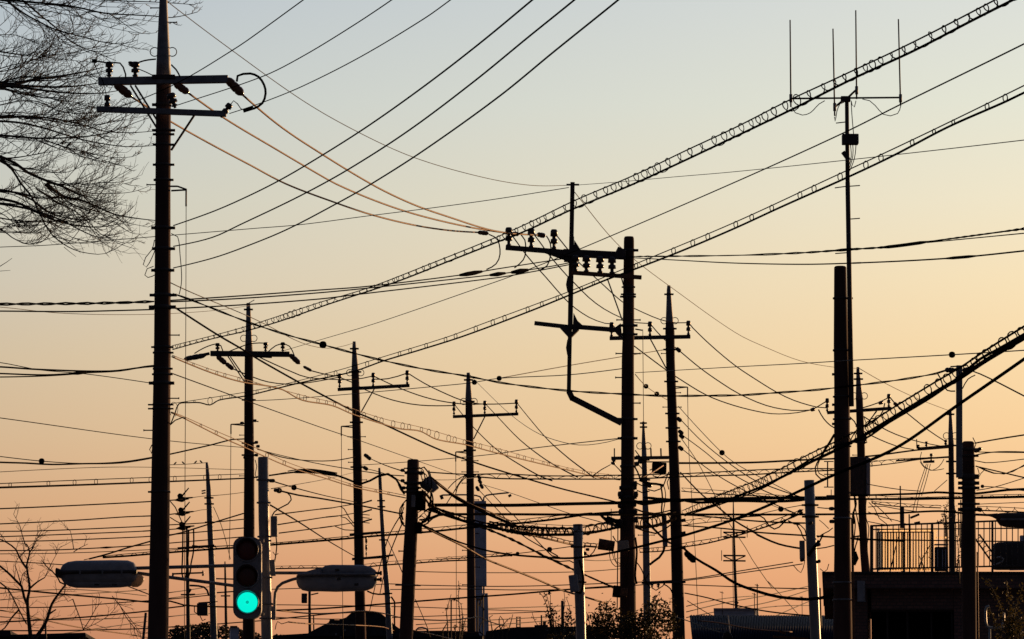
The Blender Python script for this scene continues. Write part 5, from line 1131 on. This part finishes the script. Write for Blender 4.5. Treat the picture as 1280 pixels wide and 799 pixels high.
# ------------------------------------------------------------------ roofs low in the picture
def house(name, label, D, x0, x1, yt, yb, ridge=None, depth=8, m='dbldg', roof='tile'):
    """walls below yb, roof profile polygon given as ridge points"""
    t = thing(name, label, 'house', Vector((P((x0 + x1) / 2, 799, D).x, D, 0)))
    u = U(D); zb = P(0, yb, D).z
    a, b = P(x0, yb, D).x, P(x1, yb, D).x
    MB().box(((a + b) / 2, D + depth / 2, zb / 2), ((b - a) / 2 - .15, 0, 0), (0, depth / 2 - .1, 0), (0, 0, zb / 2), .01).build('wall', m, t)
    poly = ridge or [(x0, yb), (x0, yt), (x1, yt), (x1, yb)]
    MB().prism([P(x, y, D) - Vector((0, .3, 0)) for x, y in poly], (0, depth + .6, 0)).build('roof', roof, t)
    return t
h = house('low_house', 'low flat-roofed dark building at the bottom left corner', 82, -80, 108, 792.5, 797, [(-80, 797), (-80, 789), (15, 789.5), (16, 794.5), (108, 792), (109, 797)])
h = house('tiled_house', 'dark house with a humped tiled roof below the right lamp', 130, 342, 506, 790, 796, [(342, 796), (342, 795), (385, 792.5), (396, 786.5), (411, 779), (413, 775.5), (424, 775.8), (433, 772.6), (440, 766.5), (448, 765.6), (470, 766), (478, 768.5), (487, 776), (496, 784), (508, 792), (508, 796)])
bar(h, 'ridge_tile', 130, 440, 765.6, 472, 765.8, 2, 'tile', dd=-.4); bar(h, 'eave_tile', 130, 412, 775.5, 418, 775.3, 2.2, 'tile', dd=-.4)
for x, y in ((420, 793), (426, 797), (431, 788)): lathe(h, 'roof_ornament', 130, x, y + 1.5, x, y - 1.5, 2.4, 'steel', STR, dd=-.5)
h = house('flat_roof_house', 'long dark flat roof behind the vine stems, between the two poles', 95, 512, 612, 789, 794, [(512, 797), (512, 789.5), (560, 789.3), (598, 790.5), (600, 797)])
bar(h, 'roof_edge', 95, 512, 789, 600, 791, 1.2, 'rust', dd=-.4); cord(h, 'roof_hatch', 95, '520,788 523,785 528,784.5 533,786 535,789', 2, 'steel', dd=-.2)
h = house('dark_roof_house', 'broad dark roof behind the shrub in the middle', 90, 606, 760, 785, 790, [(606, 800), (608, 790), (640, 785.5), (662, 784.8), (724, 784.3), (760, 784.5), (760, 800)])
bar(h, 'roof_vent', 90, 668, 783, 685, 782.5, 3, 'dark', dd=-.2); cyl(h, 'chimney_pipe', 90, 676.8, 769, 677, 785, 2, 2, 'dark'); bar(h, 'chimney_box', 90, 680.5, 777, 680.5, 786, 4, 'dark')
M['corr'] = wave_mat('blue_corrugated_sheet', (.008, .014, .036), (.014, .024, .055), 3.2)
def slope_roof(name, label, D0, D1, x0, x1, y0, y1, yw, xs=0):
    """sheet roof sloping up and away: front edge at D0 / y1, back edge at D1 / y0"""
    t = thing(name, label, 'house', Vector((P((x0 + x1) / 2, 799, D0).x, D0, 0)))
    a, b, c, d_ = P(x0, y1, D0), P(x1, y1, D0), P(x1 + xs, y0, D1), P(x0 + xs, y0, D1)
    n = (b - a).cross(d_ - a).normalized() * .06
    mb = MB().prism([a, b, c, d_], n)
    k = int((x1 - x0) / 3.2)
    rf = mb.build('roof', 'corr', t)
    sb = MB()
    for i in range(k + 1):
        f = i / k; p, q = a.lerp(b, f), d_.lerp(c, f); o = n.normalized() * (.07 if n.z > 0 else -.07)
        sb.tube([p + o, q + o], .035, 4)
    sb.build('seam', 'corr', rf)
    zw = a.z - .05
    MB().box(((a.x + b.x) / 2, (D0 + D1) / 2, zw / 2), ((b.x - a.x) / 2 - .2, 0, 0), (0, (D1 - D0) / 2 - .2, 0), (0, 0, zw / 2), .01).build('wall', 'dbldg', t)
    return t
slope_roof('shed', 'blue corrugated roof at the foot of the radio mast, left part', 84, 92, 868, 913, 774.5, 812, 0, -4)
h = slope_roof('shed', 'wide blue corrugated roof left of the aerial pole', 88, 98, 905, 1060, 774.5, 806, 0, 4)
cord(h, 'ridge_strip', 88, '872,776 900,779 925,784 945,787 990,790', 1.6, 'rust', D1=90)
for a in ((974, 789, 982, 791.5), (966, 796, 985, 797), (985, 797, 1010, 799)): bar(h, 'roof_clutter', 86, *a, 3, 'rust')
t = thing('flat_block', 'small blue-grey flat block behind the corrugated roofs', 'building', Vector((P(920, 799, 145).x, 145, 0)))
bx(t, 'wall', 893, 947, 762.5, 790 + 310, 145, 152, 'bldg'); bx(t, 'roof', 892, 948, 760.3, 762.5, 144.9, 152.1, 'lampb')
h = thing('vent_hood', 'rusty roof vent among the wires at the blue roof edge', 'roof vent', P(912, 797, 83.5))
loft(h, 'hood', 83.5, [(903, 796, 800), (905, 790, 800), (910, 788, 800), (914, 792, 800), (916, 797, 800)], 'dark', 1); bar(h, 'hood_rim', 83.5, 905, 789, 912, 787.5, 1.6, 'steel', dd=-.1)
# far lattice tower and mass of trees
t = thing('lattice_tower', 'tiny far lattice tower near the shrub', 'pylon', Vector((P(648, 790, 600).x, 600, 0)))
for s in (-1, 1): MB().tube([P(648 + s * 2, 771, 600), P(648 + s * 2.4, 800, 600)], .09, 4).build('leg', 'dark', t)
for y in (771.5, 776, 781, 784): bar(t, 'lattice_bar', 600, 645, y, 651, y, .9, 'dark')
# ------------------------------------------------------------------ trees and plants
rnd = random.Random(5)
def branch_path(p0, ang, ln, curve, D, dd, jit=.12, seg=7):
    """pixel-sized path grown in depth as well: list of (x, y, D)"""
    x, y = p0; a = ang; o = [(x, y, D)]
    for i in range(seg):
        a += curve / seg + rnd.uniform(-jit, jit)
        x += math.cos(a) * ln / seg; y -= math.sin(a) * ln / seg; D += dd / seg
        o.append((x, y, D))
    return o
def put(mb, path, w0, w1, n=4):
    k = len(path) - 1
    mb.tube([P(*q) for q in path], [U(q[2]) * (w0 + (w1 - w0) * i / k) / 2 for i, q in enumerate(path)], n, caps=False)

# big bare tree at the upper left
t = thing('bare_tree', 'large leafless tree reaching in from the upper left edge', 'tree', Vector((P(-330, 799, 51).x, 51, 0)), 'bare trees')
b = Vector((P(-330, 799, 51).x, 51, 0))
MB().tube([b + Vector((0, 0, -.2)), b + Vector((.05, 0, 2)), b + Vector((.2, .05, 4.5)), P(-290, 420, 51), P(-262, 280, 51), P(-245, 160, 51), P(-235, 20, 51), P(-228, -150, 51)], [.34, .27, .24, .21, .18, .14, .10, .05], 12).build('trunk', 'bark', t)
GUIDE = [ # (points, width at start, at end)
 ('-20,-3 40,3 75,6 100,10 130,16.5 160,18.5 190,20 215,22 247,15', 3.2, .8), ('-20,-30 60,-8 130,0 200,3 243,6', 2.5, .7), ('5,-2 30,17 50,28 70,37.5 95,44 125,52 150,55 172,50', 2.6, .7), ('28,0 50,19 68,33 85,49 100,58 125,68 145,76', 2.2, .6), ('110,15 135,17 150,26 165,37 176,42 195,41', 1.2, .5),
 ('-30,45 20,44 35,50 55,57', 1.2, .5), ('-25,100 0,86 30,78 60,68 80,54 92,40', 1.6, .5), ('-30,108 0,105.5 20,105 45,99 70,96 100,91 130,84', 5.5, .9), ('-30,109 0,107 40,108 75,109 110,106 140,100', 4.5, .8), ('-30,110 10,108 45,112 80,116 120,117 150,113', 4.2, .8), ('0,110 30,118 60,122 95,119', 2.2, .6), ('0,104 30,96 60,98 95,95 130,97', 2, .6),
 ('-30,92 10,88 50,72 90,66 115,60 140,52', 1.5, .5), ('-30,60 20,68 60,72 95,76 120,79', 1.4, .5), ('-20,132 0,131.5 20,127 40,126 58,131 70,138 100,142 130,140', 1.7, .5), ('-30,146 20,146 55,147 85,152 110,158 130,164 160,166 192,164', 3.4, .7), ('-30,151 20,153 50,159 80,168 100,174 130,180 160,183.5 193,182', 3.2, .7),
 ('-30,168 10,170 50,173 90,172 120,169 145,163 170,153 188,147', 3.2, .6), ('30,148 60,150 90,157 120,156 155,150 185,144', 1.4, .5), ('55,175 85,185 115,192 140,197 165,196 178,190', 1.7, .5), ('85,184 98,194 115,199 135,204 155,208', 1.4, .4), ('-30,195 10,198 40,194 62,190 80,186', 2, .5),
 ('-30,190 0,196 20,205 35,216 58,226 75,232 100,244', 4.2, 2.6), ('58,229 80,246 100,250 120,258 143,268 170,273 198,276', 3.6, .8), ('58,229 90,233 110,241 140,242 165,240 186,233', 1.6, .5), ('0,200 15,212 25,228 40,247 50,268 60,287 72,300 92,312 112,317 132,317 146,306', 3, .5), ('0,198 25,209 50,213 80,216 100,209 115,201', 1.6, .5),
 ('70,230 95,229 120,224 140,215 151,209', 1.3, .4), ('100,224 115,216 125,211 131,206', 1.0, .4), ('-20,238 20,241 45,247 75,247 100,240 130,234', 2.6, .7), ('-20,246 20,253 45,265 70,276 90,281 120,284 150,280', 4, .8), ('-20,252 30,260 60,269 80,277 105,290 125,297 150,295', 3.6, .7), ('-20,236 15,240 40,250 62,266 85,273 110,275 140,271', 3.2, .7),
 ('45,236 70,252 95,265 115,282 125,292 138,298 155,304 172,301', 1.9, .5), ('58,230 90,255 120,264 150,276 185,284', 1.5, .5), ('-20,268 20,276 55,277 85,276', 1.8, .6), ('-20,284 0,286 15,297 30,304 45,305 58,299', 1.8, .6), ('-20,262 0,266 15,277 25,290 28,297 20,300', 1.4, .5), ('-20,290 20,291 45,290 60,281', 1.3, .5), ('62,286 66,296 78,303 92,303 105,298', 1.1, .4), ('80,309 86,314 95,321', .8, .4), ('-20,344 0,333 8,328 15,323', 1.6, .5), ('-20,340 0,339 13,338', 1.2, .4)]
limb, tw = MB(), MB()
EXTRA = []
for s, w0, w1 in GUIDE:
    if w0 < 1.3: continue
    for rep_ in range(rnd.choice((1, 2))):
        px = parse(s); oy = rnd.uniform(-11, 11); k = rnd.uniform(.55, .95)
        m = max(3, int(len(px) * k)); tilt = rnd.uniform(-.10, .10)
        q = [(x + rnd.uniform(-3, 3), y + oy * (i + 1) / m + tilt * (x - px[0][0]) + rnd.uniform(-2, 2)) for i, (x, y) in enumerate(px[:m])]
        if max(y for x, y in q) < 318: EXTRA.append((' '.join(f'{x:.1f},{y:.1f}' for x, y in q), max(1.1, w0 * .5), .5))
GUIDE = [(s, w0 * 1.1, w1 * 1.15) for s, w0, w1 in GUIDE] + EXTRA
for gi, (s, w0, w1) in enumerate(GUIDE):
    px = parse(s); off = rnd.uniform(-1.3, 1.3); D0 = 50.3 + off * .5
    sp = smooth_path(px, 7)
    path = [(x, y, D0 + off * (x + 30) / 200) for x, y in sp]
    if px[0][0] < -10 and w0 > 2.6:
        x0, y0 = px[0]
        ty = max(-140, min(400, y0 + 60 + rnd.uniform(-20, 40)))
        tx = -262 + (280 - ty) * .07
        k = len(px)
        lead = smooth_path([(tx, ty), ((tx + x0) / 2, (ty + y0) / 2 - 18), (x0, y0)], 12)
        put(limb, [(x, y, 51 + (path[0][2] - 51) * i / (len(lead) - 1)) for i, (x, y) in enumerate(lead)], w0 * 2.2, w0, 6)
    put(limb, path, w0, w1, 5)
    # side twigs
    n = len(path)
    for i in range(2, n):
        x, y, D_ = path[i]
        dx, dy = path[i][0] - path[i - 1][0], path[i][1] - path[i - 1][1]
        base = math.atan2(-dy, dx)
        if x < -5 and rnd.random() < .6: continue
        dens = (1.1 if 0 < y < 300 else .8) * (.6 if gi >= len(GUIDE) - len(EXTRA) else 1)
        for _ in range(1 if rnd.random() < dens * .55 else 0):
            side = 1 if rnd.random() < .68 else -1
            ln = rnd.choice((rnd.uniform(14, 32), rnd.uniform(30, 70))) * (1.0 if x < 115 else max(.3, (205 - x) / 90))
            p1 = branch_path((x, y), base + side * rnd.uniform(.25, .8), ln, rnd.uniform(-.15, .75) * (1 if side > 0 else 1.3), D_, rnd.uniform(-.5, .5), jit=.14, seg=8)
            if max(q[1] for q in p1) > 322: continue
            put(tw, p1, 1.05 if ln > 30 else .85, .45, 4)
            for j in range(1, len(p1)):
                for _ in range(rnd.choice((0, 1, 1, 2) if x < 110 else (0, 1, 1))):
                    a = math.atan2(-(p1[j][1] - p1[j - 1][1]), p1[j][0] - p1[j - 1][0])
                    p2 = branch_path(p1[j][:2], a + rnd.choice((-1, 1, 1)) * rnd.uniform(.35, .85), ln * rnd.uniform(.18, .42), rnd.uniform(-.2, .7), p1[j][2], rnd.uniform(-.2, .2), jit=.2, seg=4)
                    put(tw, p2, .6, .38, 3)
limb.build('limb', 'bark', t)
o = tw.build('crown', 'bark', t)

# small bare tree at the bottom left
t = thing('bare_tree', 'small leafless tree at the bottom left behind the lamp', 'tree', Vector((P(38, 799, 66).x, 66, 0)), 'bare trees')
b = Vector((P(39, 799, 66).x, 66, 0))
MB().tube([b + Vector((0, 0, -.2)), b + Vector((0, 0, 2)), P(39, 803, 66)], [.11, .09, .06], 8).build('trunk', 'bark', t)
cr = MB()
G2 = [('39,803 37,785 35,765 34.5,750 37,735 34,713 33.5,706 37,690 33,680', 4.6, 1.2), ('39,803 50,790 58,776 65,755 75,740 82,731', 4.4, 1.8), ('82,731 75,728 72,722 66,715 58,708 52,700', 1.8, .7), ('62,767 70,762', 1.8, 1.2), ('35,758 30,746 27,733 22,728 10,716 -5,704', 3, 1.8), ('26,731 30,716 40,727', 1, .5), ('26,730 22,716 19,707', 1.4, .6),
      ('38,735 46,728 56,722', 2.2, 1), ('34,711 28,703 24,696 20,687 8,678 -6,672', 2.2, 1), ('37,691 42,683 47,672 52,664', 1.4, .5), ('33,684 28,670 25,658 17,643', 1.2, .4), ('34,688 40,684 46,668', 1, .4), ('24,698 30,690 36,686', 1.2, .6), ('8,678 2,669 -2,664', .8, .4), ('-5,725 10,737 20,755 24,763 33,780', 1.6, 1.2), ('24,762 14,773 6,785 -5,792', 2, 1),
      ('91,749 95,760 100,773 104,787', 1.2, .8), ('91,749 85,752 80,745', .8, .4), ('104,787 112,775 119,762 127,752', 1, .5), ('92,686 90,673 88,664', 1, .5), ('92,690 100,685 110,680', 1, .4), ('56,722 64,705 70,694 75,684', .8, .4), ('104,787 135,770 150,752', .7, .4), ('150,757 160,775 175,792', .9, .6), ('140,745 152,760 166,778 175,790', .8, .5)]
for s, w0, w1 in G2:
    path = [(x, y, 66 + rnd.uniform(-.05, .05) + .004 * (x - 38)) for x, y in smooth_path(parse(s), 5)]
    put(cr, path, w0 * 1.2, w1 * 1.3, 6)
    for i in range(2, len(path)):
        for _ in range(rnd.choice((0, 1, 1, 2))):
            x, y, D_ = path[i]; a = math.atan2(-(y - path[i - 1][1]), x - path[i - 1][0])
            p1 = branch_path((x, y), a + rnd.choice((-1, 1)) * rnd.uniform(.4, .9), rnd.uniform(8, 22), rnd.uniform(-.3, .3), D_, rnd.uniform(-.4, .4), seg=5)
            put(cr, p1, .7, .35, 4)
            for j in (2, 4):
                a = math.atan2(-(p1[j][1] - p1[j - 1][1]), p1[j][0] - p1[j - 1][0])
                put(cr, branch_path(p1[j][:2], a + rnd.choice((-1, 1)) * rnd.uniform(.4, .9), rnd.uniform(5, 10), 0, p1[j][2], .1, seg=3), .45, .3, 3)
cr.build('crown', 'bark', t)

# leafy plants
def leaf(mb, c, ln, wd):
    d1 = Vector((rnd.gauss(0, 1), rnd.gauss(0, 1), rnd.gauss(0, .8))).normalized()
    d2 = d1.cross(Vector((rnd.gauss(0, 1), rnd.gauss(0, 1), rnd.gauss(0, 1)))).normalized()
    d3 = d1.cross(d2) * ln * .12
    b = len(mb.v)
    mb.v += [c - d1 * ln * .5, c + d2 * wd * .5 - d3, c + d1 * ln * .5, c - d2 * wd * .5 - d3]
    mb.f += [(b, b + 1, b + 2), (b, b + 2, b + 3)]; mb.sm += [False, False]
def shrub(label, D, stems, m, lp, group=None, dens=1.0, cat='shrub', name='shrub', fill=()):
    """stems: (pixel path, leafy from fraction, leaves, spread px); fill: ellipsoid clumps of leaves (x, y, rx, ry, n)"""
    x0, y0 = parse(stems[0][0])[0]
    t = thing(name, label, cat, Vector((P(x0, y0, D).x, D, 0)), group)
    st, lf = MB(), MB(); u = U(D)
    for s, f0, nl, spr in stems:
        off = rnd.uniform(-.25, .25)
        path = [(x, y, D + off) for x, y in smooth_path(parse(s), 4)]
        g = P(*path[0]); 
        st.tube([Vector((g.x, g.y, 0))] + [P(*q) for q in path], [u * .9] + [u * (1.3 - .9 * i / len(path)) / 1.4 for i in range(len(path))], 4)
        for k in range(int(nl * dens)):
            q = path[int((f0 + (1 - f0) * rnd.random()) * (len(path) - 1))]
            leaf(lf, P(q[0] + rnd.gauss(0, spr), q[1] + rnd.gauss(0, spr), q[2] + rnd.gauss(0, spr) * u), lp * u * rnd.uniform(.7, 1.3), lp * u * .45)
    for x, y, rx, ry, n in fill:
        for k in range(n):
            v = Vector((rnd.gauss(0, 1), rnd.gauss(0, 1), rnd.gauss(0, 1))); v = v.normalized() * rnd.random() ** .4
            leaf(lf, P(x + v.x * rx, y + v.z * ry, D + v.y * rx * u * .8), lp * u * rnd.uniform(.7, 1.4), lp * u * .5)
    st.build('stems', 'bark', t); lf.build('leaves', m, t)
    return t
shrub('broad leafy shrub around the foot of the middle pole', 63.0, [('760,830 762,790 758,760 764,748', .3, 60, 6), ('745,830 748,780 752,762', .3, 50, 6), ('785,830 800,780 818,748 826,742', .3, 70, 5), ('800,830 822,775 832,752 838,765', .3, 60, 5), ('770,830 780,780 790,765', .3, 40, 6), ('730,830 738,790 733,765', .4, 40, 5), ('815,830 836,790 842,760', .4, 40, 5), ('806,830 815,760 822,744', .5, 30, 4)],
      'leaf', 5.5, 'leafy shrubs', fill=((775, 790, 42, 24, 900), (750, 790, 22, 16, 260), (760, 765, 16, 14, 150), (805, 785, 34, 22, 650), (822, 765, 18, 18, 220), (838, 778, 12, 14, 120), (720, 797, 40, 9, 260), (800, 805, 70, 14, 700), (742, 772, 8, 8, 50)))
shrub('sparse leafy shrub with upright twigs left of the grey service pole', 72, [('690,830 688,785 684,760 678,745 672,739', .15, 26, 3), ('695,830 692,780 686,755 683,742', .2, 26, 3.5), ('700,830 704,770 706,752 705,740', .2, 20, 3), ('710,830 714,780 712,760 708,748', .2, 36, 4), ('715,830 718,785 722,766', .2, 22, 4), ('680,830 676,790 668,775 665,765', .3, 16, 2.5), ('686,830 690,790 688,776 692,760 698,756', .2, 26, 3), ('690,800 688,755 688,744', .5, 16, 2.4)],
      'dleaf', 4.4, 'leafy shrubs', fill=((710, 775, 9, 14, 90), (690, 772, 10, 12, 75), (700, 786, 24, 6, 120), (684, 742, 4, 3, 12)))
shrub('spindly vine with dark leaves climbing left of the sign pole', 92, [('560,800 559,775 558,765 560,757 562,750 564,743', .35, 34, 1.1), ('574,800 575,775 573,745 574,735 573,726', .3, 36, 1.2), ('564,750 568,749 572,752', .0, 14, 1), ('576,800 578,775 576,755 571,750', .3, 18, 1.4), ('569,800 569,790 569,782', .2, 26, 2), ('577,800 580,780 583,772', .2, 36, 2.6), ('553,789 560,777', .8, 2, 1)], 'dleaf', 2.7, None, cat='vine', name='climbing_vine', fill=((569, 784, 2.6, 4, 24), (579, 783, 5, 7, 60)))
shrub('dark vine sprig hanging on the lower panel of the pylon sign', 108, [('604,744 602,749 600,755 602,760', 0, 20, 1.2), ('597,748 600,750 602,754', 0, 12, 1.1), ('604,760 606,762', 0, 4, .8)], 'dleaf', 2.8, None, cat='vine', name='climbing_vine')
shrub('tangle of bare arching stems right of the pylon sign foot', 88, [('616,795 614,780 612,772 616,769', .9, 2, 1), ('628,792 624,780 625,770 629,775 630,788', .9, 2, 1), ('622,795 630,780 638,772', .9, 2, 1), ('612,795 625,782 634,783 637,790', .9, 2, 1), ('633,795 638,780 641,768', .9, 2, 1), ('606,795 599,788 604,775', .9, 3, 1)], 'dleaf', 2.4, None, cat='bramble', name='bare_bramble')
shrub('yellowish feathery plant at the bottom right corner', 69, [('1262,830 1255,775 1245,745 1232,722', .15, 110, 2.4), ('1262,830 1262,770 1260,745 1258,725', .15, 110, 2.6), ('1264,830 1268,770 1274,745 1282,724', .15, 110, 2.6), ('1258,830 1250,790 1240,770 1236,757', .2, 70, 2.4), ('1266,830 1275,785 1290,760', .2, 70, 3), ('1262,830 1266,780 1270,755', .2, 60, 3), ('1256,830 1258,790 1250,765', .2, 60, 3)], 'palm', 5, None, cat='plant', name='feathery_plant', fill=((1262, 792, 20, 16, 160), (1270, 775, 14, 16, 80)))
shrub('leafy vine wrapped round the thin far pole behind the railing', 108, [('1184,668 1183,650 1180,640 1186,628', 0, 90, 3), ('1192,660 1194,645 1193,632', 0, 40, 2.2), ('1182,655 1175,652 1168,654', 0, 26, 1.6), ('1182,648 1180,640', 0, 30, 2.5), ('1196,716 1198,690 1196,668', 0, 60, 1.8), ('1172,700 1180,690 1184,680', .2, 20, 1.2)], 'dleaf', 3.4, None, cat='vine', name='climbing_vine')
shrub('thin creeper on the added glow slats behind the railing', 82.6, [('1148,716 1152,700 1158,690 1163,680', 0, 22, 1.0), ('1156,716 1153,704 1148,693', 0, 16, .9), ('1112,716 1116,700 1120,682 1124,668', .1, 12, .7), ('1164,716 1166,700 1160,696', .1, 10, 1)], 'dleaf', 2.4, None, cat='vine', name='climbing_vine')
# far trees low on the horizon
for lab, D_, fill, x in (('far dark tree clump right of the tall pole foot', 175, ((222, 792, 12, 10, 260), (240, 790, 14, 10, 280), (228, 800, 26, 10, 320)), 228), ('far dark tree clump beneath the slim bird pole', 170, ((258, 786, 13, 9, 260), (275, 790, 16, 9, 280), (252, 796, 22, 10, 320)), 262), ('far dark tree clump behind the signal post foot', 172, ((296, 793, 14, 8, 240), (316, 797, 14, 6, 160), (345, 798, 24, 5, 220)), 305)):
    t = thing('far_tree', lab, 'tree', Vector((P(x, 799, D_).x, D_, 0)), 'far trees')
    tr = P(x, 796, D_)
    MB().tube([Vector((tr.x, D_, 0)), tr], [.22, .12], 6).build('trunk', 'bark', t)
    lf = MB(); u = U(D_)
    for fx, fy, rx, ry, n in fill:
        for k in range(n):
            v = Vector((rnd.gauss(0, 1), rnd.gauss(0, 1), rnd.gauss(0, 1))).normalized() * rnd.random() ** .35
            leaf(lf, P(fx + v.x * rx, fy + v.z * ry, D_ + v.y * rx * u), 4.5 * u, 3 * u)
    lf.build('crown', 'dleaf', t)
h = thing('far_shed', 'small grey box building just left of the traffic light foot', 'shed', Vector((P(292, 799, 150).x, 150, 0)))
bx(h, 'wall', 288.5, 296, 784, 1105, 150, 153, 'bldg'); bx(h, 'roof', 287.8, 296.7, 782.4, 784, 149.9, 153.1, 'dark')
